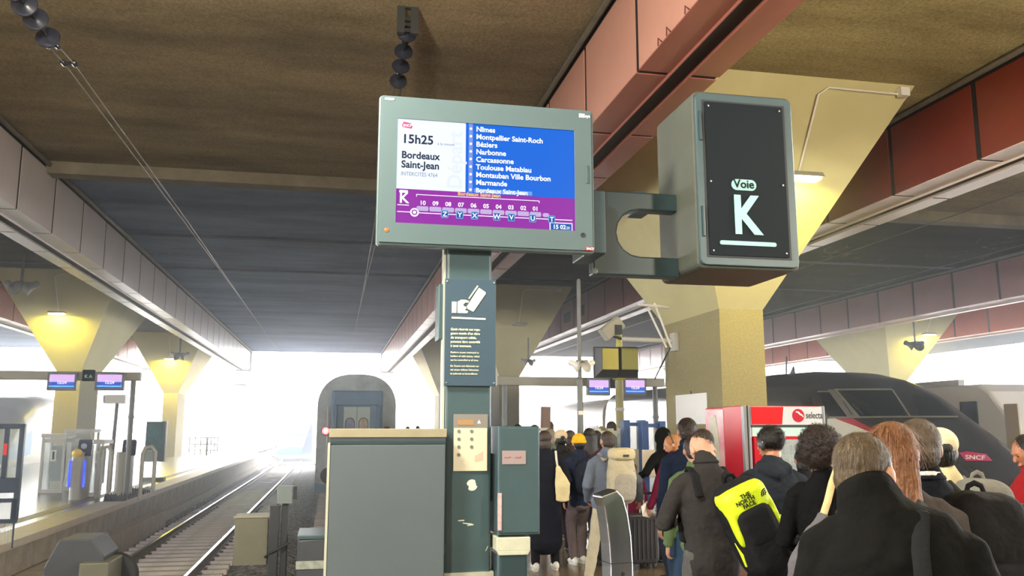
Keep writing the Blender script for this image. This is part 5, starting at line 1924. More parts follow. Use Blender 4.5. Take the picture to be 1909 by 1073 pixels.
def hair_build(s, M, kind, m, t, fine, seed=1):
    k = s.k
    b = MB()
    st = 0
    rnd = random.Random(seed)
    if kind in ('short', 'crop', 'thin', 'quiff', 'fade'):
        g = {'short': .010, 'crop': .006, 'thin': .0055, 'quiff': .012, 'fade': .004}[kind] * k
        b.ball((0, -.018 * k, .034 * k), (.078 * k + g, .088 * k + g, .086 * k + g), 28, 20)
        if kind != 'fade':
            b.ball((0, -.040 * k, -.015 * k), (.070 * k + g, .068 * k + g, .078 * k + g), 22, 16)
        if kind == 'quiff':
            for j in range(26):
                a = rnd.uniform(-1.9, 1.9)
                e = rnd.uniform(.5, 1.4)
                p = Vector((sin(a) * cos(e) * .082, -.01 - cos(a) * cos(e) * .06, .05 + sin(e) * .085)) * k
                b.ball(p, (rnd.uniform(.018, .028) * k,) * 3, 8, 6)
        if kind == 'fade':
            b.v, b.f, b.mi = [], [], []
            b.ball((.006 * k, -.030 * k, .044 * k), (.074 * k, .090 * k, .080 * k), 26, 18)
    elif kind == 'curly':
        b.ball((0, -.025 * k, .035 * k), (.092 * k, .098 * k, .092 * k), 24, 18)
        b.ball((0, -.055 * k, -.03 * k), (.082 * k, .070 * k, .085 * k), 20, 14)
        for j in range(330):
            a = rnd.uniform(-2.5, 2.5)
            e = rnd.uniform(-.95, 1.5)
            rr_ = .103 + rnd.uniform(-.006, .014)
            p = Vector((sin(a) * cos(e) * rr_, -.03 - cos(a) * cos(e) * rr_ * .95, .028 + sin(e) * rr_ * .98)) * k
            r = rnd.uniform(.009, .020) * k
            b.ball(p, r, 8, 6)
    elif kind == 'long':
        b.ball((0, -.016 * k, .034 * k), (.090 * k, .101 * k, .094 * k), 26, 20)
        for j in range(15):
            u = (j - 7) / 7.
            x = u * .082
            y0 = -.062 * cos(u * 1.3) - .02
            L = .46 - abs(u) * .08 + rnd.uniform(-.03, .03)
            pts = [Vector((x * .75, y0 * .8, .07)) * k, Vector((x * 1.05, y0 - .028, .0)) * k, Vector((x * 1.12, y0 - .03, -.14)) * k, Vector((x * 1.3 + rnd.uniform(-.01, .01), y0 - .05, -.28)) * k, Vector((x * 1.5 + rnd.uniform(-.015, .015), y0 - .065, -L)) * k]
            b.tube(pts, [.026 * k, .030 * k, .028 * k, .024 * k, .010 * k], 8)
    elif kind == 'bob':
        b.ball((0, -.02 * k, .03 * k), (.092 * k, .100 * k, .096 * k), 22, 16)
        b.ball((0, -.035 * k, -.06 * k), (.085 * k, .080 * k, .095 * k), 20, 14)
    elif kind == 'bun':
        b.ball((0, -.018 * k, .034 * k), (.088 * k, .099 * k, .094 * k), 22, 16)
        for j in range(46):
            a, e = rnd.uniform(-pi, pi), rnd.uniform(-1.4, 1.4)
            p = Vector((.0 + cos(a) * cos(e) * .042, -.075 + sin(a) * cos(e) * .05, .055 + sin(e) * .05)) * k
            b.ball(p, rnd.uniform(.010, .018) * k, 7, 5)
        for j in range(60):
            a = rnd.uniform(-2.2, 2.2)
            e = rnd.uniform(-.3, 1.4)
            p = Vector((sin(a) * cos(e) * .086, -.02 - cos(a) * cos(e) * .09, .03 + sin(e) * .092)) * k
            b.ball(p, rnd.uniform(.010, .017) * k, 7, 5)
    st = len(b.v)
    b.xf(M)
    me = remeshed(b, .0045 if fine else .007, 2, disp=.006 if kind != 'curly' else .003, dscale=.02)
    ms = [me]
    if fine:
        q = MB()
        roots = []
        N = {'thin': 5200, 'short': 6200, 'crop': 5200, 'curly': 6500, 'long': 1600, 'bun': 2200, 'quiff': 3000, 'fade': 2600, 'bob': 2200}[kind]
        Mi = M.inverted()
        vs = me.vertices
        for j in range(N):
            p = Mi @ vs[rnd.randrange(len(vs))].co
            roots.append(p)
        if kind == 'long':
            for r in roots:
                pass
            strands(q, M, k, [r for r in roots if r.z > -.2], .14, .0035, (0, -.15, -1), seed, 4, .004, .06)
            strands(q, M, k, [r for r in roots if r.z <= -.2], .09, .0035, (0, -.05, -1), seed + 1, 3, .004, .12)
        elif kind == 'curly':
            strands(q, M, k, roots, .030, .0022, (0, -1, .3), seed, 3, .016, .9)
        elif kind in ('bun', 'quiff'):
            strands(q, M, k, roots, .030, .003, (0, -1, .4), seed, 3, .008, .5)
        else:
            strands(q, M, k, roots, .020 if kind != 'thin' else .014, .0018, (0, -.45, -1), seed, 2, .003, .3)
        ms.append(q.mesh('strands'))
    return link('hair', join_meshes(ms) if len(ms) > 1 else me, m, t, smooth=2)


def person(label, px, py, D, yaw=0, hair='short', hcol=('hair_brown', (70, 52, 40)), jacket=('jacket_black', (34, 34, 38)),
           trousers=('trousers_dark', (42, 46, 54)), shoes=('shoe_dark', (40, 40, 42)), hem=.84, coat=False, hood=False, collar=.0,
           near=False, hands_fine=False, pose=None, skin_=('skin_light', (188, 138, 112)), legs=True, cap=None, bulk=1., sole=None, group='people waiting on the platform', wide=1.):
    top = atd(px, py, D)
    hgt = top.z - (.02 if hair in ('curly', 'bun') else .008) - (.01 if cap else 0)
    P = dict(pose or {})
    s = Pose(hgt / (1. - 0) , bulk=bulk, **P)
    # place so that the head lands on the pixel
    yw = radians(yaw)
    Rz = Matrix.Rotation(yw, 3, 'Z')
    off = Rz @ Vector((s.hc.x, s.hc.y, 0))
    loc = Vector((top.x - off.x, top.y - off.y, 0))
    # crown height after lean and head tilt: shift stature a little so the crown meets the pixel
    crown = max((s.hc + s.HR @ Vector((0, -.02 * s.k, .128 * s.k))).z, s.hc.z + .118 * s.k)
    f = (hgt) / crown
    if abs(f - 1) > .004:
        s = Pose(hgt * f, bulk=bulk, **P)
        off = Rz @ Vector((s.hc.x, s.hc.y, 0))
        loc = Vector((top.x - off.x, top.y - off.y, 0))
    t = thing('person', label, 'person', tuple(loc), yw, group)
    k = s.k
    vox = .010 if near else .014
    # body: head, neck, trunk, limbs as one surface
    b = MB()
    M = head_shape(b, s)
    b.tube([s.S((0, -.01, 1.42 * k)), s.hc + s.HR @ Vector((0, -.02, -.07)) * k], [(.060 * k, .060 * k), (.056 * k, .060 * k)], 14)
    st_rows = [(.86, .150, .105, 0), (.95, .158, .108, 0), (1.08, .132, .092, 0), (1.25, .150, .105, 0), (1.38, .150, .098, -.005), (1.45, .085, .062, -.008)]
    s.torso(b, st_rows, 16)
    for i in (0, 1):
        sh, el, wr = s.arms[i]
        b.tube([s.S((0, 0, 1.38 * k)), sh, el, wr], [.05 * k, .046 * k, .036 * k, .026 * k], 12)
        hp, kn, an = s.legs[i]
        b.tube([hp, (hp + kn) / 2, kn, (kn + an) / 2, an], [.074 * k, .066 * k, .048 * k, .046 * k, .034 * k], 12)
        b.tube([an, s.feet[i] + Vector((0, .02, .045)) * k, s.feet[i] + Vector((0, .12, .035)) * k], [.034 * k, .034 * k, .028 * k], 10)
        if not hands_fine:
            hand_shape(b, s, i, .7, k)
    me = remeshed(b, .0065 if near else .011, 2)
    if hands_fine:
        hb_ = MB()
        for i in (0, 1):
            hand_shape(hb_, s, i, .7, k)
        me = join_meshes([me, remeshed(hb_, .0042, 1)])
    body = link('body', me, skin(*skin_), t, smooth=2)
    # eyes
    for sd in (-1, 1):
        e = MB()
        e.ball((sd * .033 * k, .089 * k, .008 * k), (.011 * k, .006 * k, .006 * k), 8, 6)
        e.xf(M)
        e.build('eye', mat('eye_dark', (46, 38, 34), .2), t, smooth=True)
    # upper garment
    b = MB()
    hz_ = hem
    if coat:
        rows = [(hz_, .215, .17, -.005), (hz_ + .15, .205, .16, 0), (.75, .195, .15, 0), (.92, .188, .142, 0), (1.1, .172, .13, 0)]
    else:
        rows = [(hz_, .176, .132, 0), (hz_ + .06, .184, .138, 0), (1.05, .178, .132, 0)]
    rows += [(1.2, .186, .138, 0), (1.31, .194, .140, -.004), (1.39, .188, .126, -.008), (1.44, .160, .106, -.012), (1.475, .118, .090, -.014), (1.50, .086, .080, -.014), (1.525 + collar, .074, .074, -.006)]
    rows = [(r[0], r[1] * wide, r[2], r[3]) for r in rows]
    s.torso(b, rows, 28)
    for i in (0, 1):
        sh, el, wr = s.arms[i]
        shi = s.S(((-1, 1)[i] * .13 * k * wide, -.008, 1.405 * k))
        dn = (wr - el).normalized()
        b.tube([shi, sh + Vector((0, 0, -.012)), (sh + el) / 2, el, (el + wr) / 2, wr - dn * .0], [.070 * k * bulk, .066 * k * bulk, .064 * k * bulk, .060 * k * bulk, .052 * k * bulk, .043 * k * bulk], 14)
    if hood:
        b.tube([s.S((-.085 * k, .0, 1.50 * k)), s.S((-.085 * k, -.075 * k, 1.475 * k)), s.S((0, -.125 * k, 1.45 * k)), s.S((.085 * k, -.075 * k, 1.475 * k)), s.S((.085 * k, .0, 1.50 * k))], [.036 * k, .048 * k, .060 * k, .048 * k, .036 * k], 12)
    me = remeshed(b, vox, 2, disp=.022 if near else .018, dscale=.11)
    g = link('coat' if coat else 'jacket', me, fabric(*jacket), t, smooth=2)
    if collar:
        c = MB()
        for j in range(18):
            pass
        ring = [s.S((s.hx * .8 * k + .076 * k * sin(a), (.074 * cos(a) - .012) * k, (1.50 + collar) * k)) for a in [2 * pi * j / 16 for j in range(17)]]
        c.tube(ring, [.013 * k] * 17, 8)
        c.build('collar', fabric(*jacket), t, smooth=True)
    # cuffs
    for i in (0, 1):
        sh, el, wr = s.arms[i]
        d = (wr - el).normalized()
        c = MB().tube([wr - d * .022, wr + d * .008], [.045 * k * bulk] * 2, 12, dome=False)
        c.build('cuff', fabric(*jacket), t, smooth=True)
    if legs:
        b = MB()
        tr = [(.80, .150, .118, 0), (.88, .165, .122, 0), (.97, .168, .120, 0), (1.02, .160, .115, 0)]
        s.torso(b, tr, 18)
        for i in (0, 1):
            hp, kn, an = s.legs[i]
            b.tube([hp + Vector((0, 0, .02)), (hp + kn) / 2, kn, (kn + an) / 2, an + Vector((0, -.005, .01))], [.100 * k, .088 * k, .070 * k, .066 * k, .060 * k], 14)
        me = remeshed(b, vox + .002, 2, disp=.02, dscale=.10)
        link('trousers', me, fabric(*trousers), t, smooth=2)
        for i in (0, 1):
            f0 = s.feet[i]
            yaw_ = 0
            b = MB()
            b.tube([f0 + Vector((0, -.075, .05)) * k, f0 + Vector((0, -.02, .062)) * k, f0 + Vector((0, .07, .048)) * k, f0 + Vector((0, .155, .036)) * k],
                   [(.038 * k, .048 * k), (.042 * k, .058 * k), (.048 * k, .044 * k), (.040 * k, .030 * k)], 14, ref=(0, 0, 1))
            for v in b.v:
                v.z = max(v.z, f0.z + .014)
            sh_ = b.build('shoe', mat(shoes[0], shoes[1], .5), t, smooth=True)
            b = MB()
            out = [(.042 * sin(a) * (1 + .12 * cos(a)), .04 + .135 * cos(a)) for a in [2 * pi * j / 20 for j in range(20)]]
            b.prism([(f0.x + x * k, f0.y + y * k) for x, y in out], f0.z + .001, f0.z + .022, 'z')
            b.build('sole', mat(*(sole or ('sole_grey', (120, 118, 116)))), sh_)
    if hair:
        hair_build(s, M, hair, hair_mat(*hcol), t, near, seed=int(px))
    if cap:
        c = MB()
        kind, ccol = cap
        cm = fabric('cap_%d_%d_%d' % ccol, ccol)
        if kind == 'beanie':
            c.ball((0, -.014 * k, .048 * k), (.096 * k, .110 * k, .092 * k), 20, 14)
            c.xf(M)
            link('beanie', remeshed(c, .008, 2, disp=.008, dscale=.03), cm, t, smooth=2)
            c = MB()
            c.tube([M @ Vector((.094 * k * sin(a), (-.018 + .108 * cos(a)) * k, .022 * k)) for a in [2 * pi * j / 16 for j in range(17)]], [(.014 * k, .022 * k)] * 17, 8, ref=(0, 0, 1))
            c.build('turned_brim', cm, t, smooth=True)
        elif kind == 'hood':
            c.ball((0, -.03 * k, .02 * k), (.115 * k, .120 * k, .135 * k), 20, 14)
            c.tube([Vector((0, -.05, -.05)) * k, Vector((0, -.06, -.16)) * k], [.11 * k, .13 * k], 14)
            c.xf(M)
            link('hood', remeshed(c, .012, 3, disp=.02, dscale=.06), fabric(*jacket), t, smooth=2)
        else:
            c.ball((0, -.012 * k, .048 * k), (.098 * k, .114 * k, .090 * k), 20, 14)
            c.xf(M)
            link('cap', remeshed(c, .006, 2), cm, t, smooth=2)
            c = MB()
            c.tube([Vector((0, .085, .045)) * k, Vector((0, .16, .03)) * k], [(.062 * k, .006 * k), (.045 * k, .005 * k)], 14, ref=(0, 0, 1))
            c.xf(M)
            c.build('peak', cm, t, smooth=True)
            c = MB()
            c.ball((0, -.122 * k, .022 * k), (.034 * k, .006 * k, .026 * k), 12, 8)
            c.xf(M)
            c.build('strap_opening', hair_mat(*hcol), t, smooth=True)
    t['h'] = s.h
    del t['h']
    return t, s, M, yw, loc


def worn(pt, s, yw, loc, name, label, cat, base, group=None):
    """a bag carried by a figure: its own top-level thing whose base sits at 'base' in the figure's frame"""
    Rz = Matrix.Rotation(yw, 3, 'Z')
    p = loc + Rz @ Vector(base)
    return thing(name, label, cat, tuple(p), yw, group)


def bag_body(b, c, r, e=.45):
    b.ball(c, r, 26, 18, e=e)


def strap(pts, wd, th, m, t, nm='strap', off=(0, 0, 0)):
    b = MB(off)
    b.tube(pts, [(wd, th)] * len(pts), 8, ref=(0, 1, 0))
    return b.build(nm, m, t, smooth=True)


def backpack(s, yw, loc, label, col, dims=(.16, .10, .25), zc=1.18, lean=0, pocket=None, shift=(0, 0), group=None, trimc=None, dist=.235, rollz=0):
    k = s.k
    base = s.S((shift[0] * k, -dist * k + shift[1], (zc - dims[2]) * k))
    t = worn(None, s, yw, loc, 'backpack', label, 'backpack', base, group)
    m = fabric('pack_%d_%d_%d' % col, col, .75, .25, 26)
    o = Vector(base)
    b = MB()
    def fn(p):
        q = p.copy()
        f = 1 - .16 * max(0, q.z) - .05 * max(0, -q.z)
        q.x *= f
        q.y *= f
        return q
    b.ball((0, 0, dims[2] * k), (dims[0] * k, dims[1] * k, dims[2] * k), 28, 20, e=.5, fn=fn)
    R_ = s.R.to_4x4() @ Matrix.Rotation(radians(rollz), 4, 'Y')
    b.xf(R_)
    link('main_body', remeshed(b, .011, 1, disp=.02, dscale=.09), m, t, smooth=2)
    pm = fabric('pack_%d_%d_%d' % (pocket or tuple(int(c * .85) for c in col)), pocket or tuple(int(c * .85) for c in col), .75, .25, 26)
    b = MB()
    b.ball((0, -dims[1] * k * .75, dims[2] * k * .66), (dims[0] * k * .80, dims[1] * k * .50, dims[2] * k * .52), 24, 16, e=.5)
    b.xf(R_)
    link('front_pocket', remeshed(b, .010, 1, disp=.012, dscale=.07), pm, t, smooth=2)
    b = MB()
    b.tube([R_ @ (Vector((dims[0] * .72 * sin(a), -dims[1] * .8 * 1.0 + dims[1] * .35 * cos(a), 2 * dims[2] * .64 + dims[2] * .34 * cos(a))) * k) for a in [-pi / 2 + pi * j / 10 for j in range(11)]], [.006] * 11, 6)
    b.build('zip', mat('zip_dark', (30, 30, 32), .5), t, smooth=True)
    b = MB()
    b.tube([R_ @ (Vector((x, .02, 2 * dims[2] - .01)) * k) + Vector((0, 0, dz)) for x, dz in ((-.04, 0), (-.03, .03), (0, .042), (.03, .03), (.04, 0))], [(.012, .004)] * 5, 8)
    b.build('grab_handle', pm, t, smooth=True)
    for sd in (-1, 1):
        pts = [s.S((sd * .095 * k, -.16 * k, (zc + dims[2] * .7) * k)), s.S((sd * .10 * k, -.12 * k, 1.44 * k)), s.S((sd * .105 * k, -.01, 1.49 * k)), s.S((sd * .115 * k, .10 * k, 1.42 * k)), s.S((sd * .125 * k, .155 * k, 1.28 * k)), s.S((sd * .16 * k, .11 * k, 1.08 * k)), s.S((sd * .185 * k, -.05 * k, 1.0 * k))]
        strap(pts, .030 * k, .009 * k, m, t, 'shoulder_strap', base)
    return t, base, R_

PE = []
# --- the balding man nearest to the viewer
t, s, M, yw, loc = person('balding man with thin sandy hair in a plain black jacket, nearest of the queue', 1608, 799, 2.72, yaw=-36, hair='thin', hcol=('hair_sandy', (82, 66, 44)), jacket=('jacket_softshell', (15, 15, 14)), trousers=('trousers_olive', (70, 70, 62)),
    near=True, collar=.03, bulk=1.18, wide=1.05, hem=.74, pose=dict(head=(-.06, .03, -.035), turn=-28, shoulder=.19, hands=((-.14, .24, 1.05), (.22, .14, .9)), lean=2), hands_fine=True)
st_t = worn(t, s, yw, loc, 'shoulder_bag', 'black shoulder bag whose wide strap crosses the balding man’s back', 'bag', s.S((.30, -.1, .62)))
o0 = s.S((.30, -.1, .62))
pts = [s.S(p) for p in ((.10, .05, 1.52), (.09, -.08, 1.505), (.08, -.155, 1.40), (.085, -.19, 1.25), (.11, -.20, 1.08), (.17, -.20, .92), (.26, -.14, .84))]
strap(pts, .024, .006, fabric('strap_black', (30, 31, 33)), st_t, 'wide_strap', o0)
b = MB(o0)
bag_body(b, s.S((.30, -.1, .74)), (.06, .15, .12))
link('bag_body', remeshed(b, .012, 1, disp=.015), fabric('strap_black', (0, 0, 0)), st_t, smooth=2)

# --- curly haired woman with grey tote
t, s, M, yw, loc = person('person with curly dark brown hair, black coat and grey bag on cream strap', 1530, 795, 5.1, yaw=-30, hair='curly', hcol=('hair_curly', (40, 26, 22)), jacket=('coat_black', (14, 14, 16)), trousers=('trousers_black', (28, 28, 32)),
    near=True, hem=.55, coat=True, wide=.92, bulk=.95, pose=dict(turn=-25, tilt=8, shoulder=.165, hands=((-.12, .24, 1.05), (.14, .24, 1.05))))
base = s.S((-.11, -.24, .62))
tb = worn(t, s, yw, loc, 'tote_bag', 'grey cloth tote bag with cream strap on the curly haired person', 'bag', base)
b = MB(base)
b.tube([s.S((-.02, -.20, 1.27)), s.S((-.04, -.21, 1.18)), s.S((-.09, -.22, 1.0)), s.S((-.11, -.22, .72))], [(.03, .02), (.07, .04), (.13, .06), (.14, .06)], 18, ref=(0, 1, 0))
link('bag_body', remeshed(b, .01, 2, disp=.03, dscale=.09), fabric('tote_grey', (96, 94, 100), .8), tb, smooth=2)
strap([s.S((-.02, -.21, 1.26)), s.S((.01, -.185, 1.34)), s.S((.04, -.15, 1.44)), s.S((.06, -.08, 1.50)), s.S((.09, .04, 1.46)), s.S((.04, .15, 1.30))], .020, .006, fabric('strap_cream', (206, 186, 140)), tb, 'strap', base)

# --- long auburn hair
t, s, M, yw, loc = person('woman with very long straight auburn hair behind the balding man', 1664, 781, 3.55, yaw=-35, hair='long', hcol=('hair_auburn', (118, 74, 42)), jacket=('jacket_grey_brown', (70, 64, 62)), trousers=('trousers_black', (0, 0, 0)), near=True, pose=dict(turn=-22))

# --- short haired man with black backpack
t, s, M, yw, loc = person('man with short brown hair and dark jacket wearing a large black backpack', 1708, 777, 3.85, yaw=-2, hair='short', hcol=('hair_brown_grey', (92, 78, 64)), jacket=('jacket_navy_black', (24, 27, 34)), trousers=('trousers_khaki', (150, 130, 96)), near=True, collar=.02,
    pose=dict(turn=-22))
c = MB()
c.tube([s.S((.066 * sin(a), .068 * cos(a) - .012, 1.535 * s.k)) for a in [2 * pi * j / 16 for j in range(17)]], [(.008, .016)] * 17, 8, ref=(0, 0, 1))
c.build('shirt_collar', m_white, t, smooth=True)
pk, pb_, R_ = backpack(s, yw, loc, 'large black travel backpack with metal zip pulls on the short haired man', (26, 25, 26), dims=(.19, .15, .31), zc=1.17, dist=.28, shift=(.05, 0), pocket=(28, 28, 30))
for x, z in ((.02, .42), (.08, .30), (-.04, .14)):
    MB().ball(R_ @ Vector((x, -.225, z)), (.009, .006, .012), 8, 6).build('zip_pull', m_steel, pk, smooth=True)

# --- cap man with grey-orange pack
t, s, M, yw, loc = person('man in a cream cap worn over brown hair and cream jacket further ahead', 1748, 793, 4.9, yaw=0, hair='crop', hcol=('hair_brown', (0, 0, 0)), jacket=('jacket_cream', (196, 180, 140)), trousers=('trousers_khaki', (0, 0, 0)), cap=('cap', (214, 200, 168)), near=True, pose=dict(turn=-20))
pk, pb_, R_ = backpack(s, yw, loc, 'grey trekking backpack with orange tabs behind the black one', (112, 110, 104), dims=(.17, .15, .33), zc=1.18, dist=.29, pocket=(124, 122, 116))
for x, z, r in ((-.08, .50, 20), (.10, .38, -20), (.12, .24, 0)):
    b = MB().box(-.035, .035, -.012, .0, -.018, .018)
    b.xf(Matrix.Translation(R_ @ Vector((x, -.225, z))) @ Matrix.Rotation(radians(r), 4, 'Y'))
    b.build('orange_tab', mat('orange_tab', (222, 108, 40), .5), pk, bevel=.003)
MB().box(-.05, .03, -.212, -.2, .44, .475).build('white_mark', m_white, pk)

# --- headphones man
t, s, M, yw, loc = person('man with tied curly black hair in a slate hooded jacket before the snack machine', 1433, 789, 6.15, yaw=-12, hair='bun', hcol=('hair_black', (26, 22, 22)), jacket=('jacket_slate', (38, 43, 52)), trousers=('trousers_black', (0, 0, 0)), hood=True, near=True, hem=.80, bulk=1.08, skin_=('skin_tan', (176, 124, 96)), hands_fine=True,
    pose=dict(turn=28, tilt=6, hands=((-.22, .2, 1.0), (.30, .05, .86)), feet=((-.13, 0, 0), (.14, .1, 0))), shoes=('shoe_white', (214, 214, 210)))
b = MB()
b.tube([M @ Vector((.085 * s.k * cos(a), -.01 * s.k, (.02 + .112 * sin(a)) * s.k)) for a in [pi * j / 12 for j in range(13)]], [.007] * 13, 8)
b.build('headband', m_dark, t, smooth=True)
for sd in (-1, 1):
    b = MB().ball((sd * .087 * s.k, -.01 * s.k, 0), (.014, .032, .038), 12, 8)
    b.xf(M)
    b.build('ear_cup', mat('ear_cup', (60, 60, 66), .3), t, smooth=True)

# --- short dark figure between
t, s, M, yw, loc = person('person in a dark hood half hidden between the ponytailed man and the curly head', 1494, 834, 8.4, yaw=0, hair='bob', hcol=('hair_black', (0, 0, 0)), jacket=('jacket_black', (34, 34, 38)))

# --- man with black and lime backpack
t, s, M, yw, loc = person('man with shaved neck bowing his head, charcoal jacket, black and lime backpack', 1308, 802, 5.85, yaw=-6, hair='fade', hcol=('hair_dark_brown', (52, 38, 32)), jacket=('jacket_charcoal', (48, 46, 47)), trousers=('jeans_grey', (78, 78, 78)), collar=.035, near=True, hem=.86, skin_=('skin_pale', (186, 142, 118)), hands_fine=True,
    pose=dict(tilt=38, lean=6, head=(0, .03, -.02), turn=15, hands=((-.18, .30, 1.12), (.16, .30, 1.12)), feet=((-.13, 0, 0), (.13, .05, 0))))
k = s.k
base = s.S((.13, -.20, .84))
pk = worn(t, s, yw, loc, 'backpack', 'black backpack with bright lime yoke and side tabs, tilted on one shoulder', 'backpack', base)
R2 = Matrix.Rotation(radians(-24), 4, 'Y')
Tp = Matrix.Translation(Vector((.18, 0, 0))) @ R2
def xfm(b):
    return b.xf(Tp)
b = MB()
b.ball((0, -.05, .30), (.165, .125, .31), 30, 22, e=.5)
xfm(b)
link('main_body', remeshed(b, .010, 1, disp=.008), fabric('pack_black', (30, 31, 34), .8), pk, smooth=2)
b = MB()
b.ball((-.0, -.10, .24), (.130, .115, .225), 28, 20, e=.45)
xfm(b)
link('front_pocket', remeshed(b, .010, 1, disp=.006), fabric('pack_black', (0, 0, 0)), pk, smooth=2)
m_lime = mat('lime_fabric', (206, 232, 32), .55, bump=.15, bscale=60)
b = MB()
b.ball((0, -.085, .485), (.158, .118, .105), 30, 16, e=.55)
b.ball((-.125, -.09, .36), (.030, .095, .14), 16, 12, e=.6)
b.ball((.135, -.09, .36), (.024, .095, .13), 16, 12, e=.6)
xfm(b)
link('lime_yoke', remeshed(b, .008, 2), m_lime, pk, smooth=2)
b = MB()
b.ball((0, -.115, .325), (.112, .108, .130), 26, 16, e=.4)
xfm(b)
link('upper_pocket', remeshed(b, .008, 1), fabric('pack_black', (0, 0, 0)), pk, smooth=2)
for x, z0, z1, w_ in ((-.150, .12, .27, .016), (.158, .17, .29, .014), (.176, .24, .30, .008)):
    b = MB()
    b.tube([(x, -.10, z0), (x, -.12, (z0 + z1) / 2), (x, -.10, z1)], [(w_, .012), (w_ * 1.2, .014), (w_, .01)], 10, ref=(0, 1, 0))
    xfm(b)
    b.build('lime_tab', m_lime, pk, smooth=True)
b = MB()
m_inkb = mat('pack_ink', (24, 28, 20), .5)
rows_ = []
for st_, x, z in (('THE', -.040, .515), ('NORTH', -.085, .485), ('FACE', -.050, .455)):
    me = text_mesh(st_, .036, .0012, .001)
    me.transform(Tp @ Matrix.Translation((x, -.2065, z)) @ FACE_S)
    rows_.append(me)
link('lettering', join_meshes(rows_), m_inkb, pk)
b = MB()
for r_ in (.040, .029, .018):
    n_ = 10
    pts = [(.048 + r_ * (1 - cos(pi / 2 * j / n_)), .480 + r_ * sin(pi / 2 * j / n_)) for j in range(n_ + 1)]
    inn = [(.048 + .006 + (r_ - .006) * (1 - cos(pi / 2 * j / n_)), .480 + (r_ - .006) * sin(pi / 2 * j / n_)) for j in range(n_ + 1)]
    pp_ = [(.125 - (r_ * cos(pi / 2 * j / n_)), .478 + r_ * sin(pi / 2 * j / n_)) for j in range(n_ + 1)]
    ii_ = [(.125 - ((r_ - .007) * cos(pi / 2 * j / n_)), .478 + (r_ - .007) * sin(pi / 2 * j / n_)) for j in range(n_ + 1)]
    b.prism(pp_ + ii_[::-1], -.209, -.206, 'y')
xfm(b)
o = b.build('arched_mark', m_inkb, pk)
o['kind'] = 'stuff'
b = MB()
b.tube([(-.035, -.02, .60), (-.03, -.03, .635), (0, -.03, .65), (.03, -.03, .635), (.035, -.02, .60)], [(.012, .004)] * 5, 8)
xfm(b)
b.build('grab_handle', fabric('pack_black', (0, 0, 0)), pk, smooth=True)
for sd in (-1, 1):
    strap([s.S((sd * .1, -.14, 1.30)), s.S((sd * .11, -.10, 1.44)), s.S((sd * .11, .0, 1.49)), s.S((sd * .12, .11, 1.38)), s.S((sd * .15, .13, 1.15)), s.S((sd * .19, -.02, 1.02))], .028, .009, fabric('pack_black', (0, 0, 0)), pk, 'shoulder_strap', base)

# --- green jacket person half hidden
t, s, M, yw, loc = person('person in a moss green jacket half hidden behind the man with the lime backpack', 1291, 812, 7.3, yaw=0, hair='short', hcol=('hair_dark_brown', (0, 0, 0)), jacket=('jacket_moss', (98, 120, 82)), trousers=('jeans_blue', (52, 70, 92)), pose=dict(tilt=20))

# --- tall navy man
t, s, M, yw, loc = person('tall man with cropped dark hair in a navy jacket and blue jeans', 1279, 776, 8.1, yaw=-4, hair='crop', hcol=('hair_dark_brown', (0, 0, 0)), jacket=('jacket_navy', (30, 38, 58)), trousers=('jeans_blue', (0, 0, 0)), collar=.01, near=True, hem=.90, hands_fine=True,
    pose=dict(turn=6, hands=((-.27, .04, .83), (.24, .1, .9)), feet=((-.14, .0, 0), (.13, .08, 0))))

# --- burgundy woman
t, s, M, yw, loc = person('woman in a burgundy jumper with headphones looking down to the left', 1252, 808, 10.2, yaw=32, hair='bob', hcol=('hair_copper', (170, 110, 60)), jacket=('jumper_burgundy', (104, 30, 56)), trousers=('jeans_dark', (40, 46, 60)), hem=.84, hands_fine=True, shoes=('shoe_black_white', (40, 40, 44)), sole=('sole_white', (220, 220, 218)),
    pose=dict(turn=45, tilt=18, hands=((-.22, .22, .88), (.12, .26, .9))))
b = MB()
b.tube([M @ Vector((.092 * cos(a), -.01, (.02 + .118 * sin(a)))) for a in [pi * j / 12 for j in range(13)]], [.008] * 13, 8)
b.build('headband', m_dark, t, smooth=True)
b = MB()
pp_ = worn(t, s, yw, loc, 'paper_sheet', 'crumpled white paper held by the woman in burgundy', 'paper', s.arms[0][2] + Vector((-.12, .02, -.10)))
b.add([(0, 0, 0), (.16, .02, -.03), (.22, .05, .10), (.10, .0, .16), (.02, .03, .10), (0, 0, .006), (.16, .02, -.024), (.22, .05, .106), (.10, .01, .166), (.02, .04, .106)], [(0, 1, 2, 3, 4), (9, 8, 7, 6, 5), (0, 5, 6, 1), (1, 6, 7, 2), (2, 7, 8, 3), (3, 8, 9, 4), (4, 9, 5, 0)])
b.build('sheet', m_white, pp_)

# --- black hooded person
t, s, M, yw, loc = person('person in a black hooded coat bending towards the blue gates', 1233, 796, 11.6, yaw=18, hair='short', hcol=('hair_black', (0, 0, 0)), jacket=('coat_black', (0, 0, 0)), trousers=('trousers_black', (0, 0, 0)), hem=.6, coat=True, cap=('hood', (22, 22, 24)), hands_fine=True,
    pose=dict(lean=12, hands=((-.32, .30, 1.12), (.2, .2, .95))))

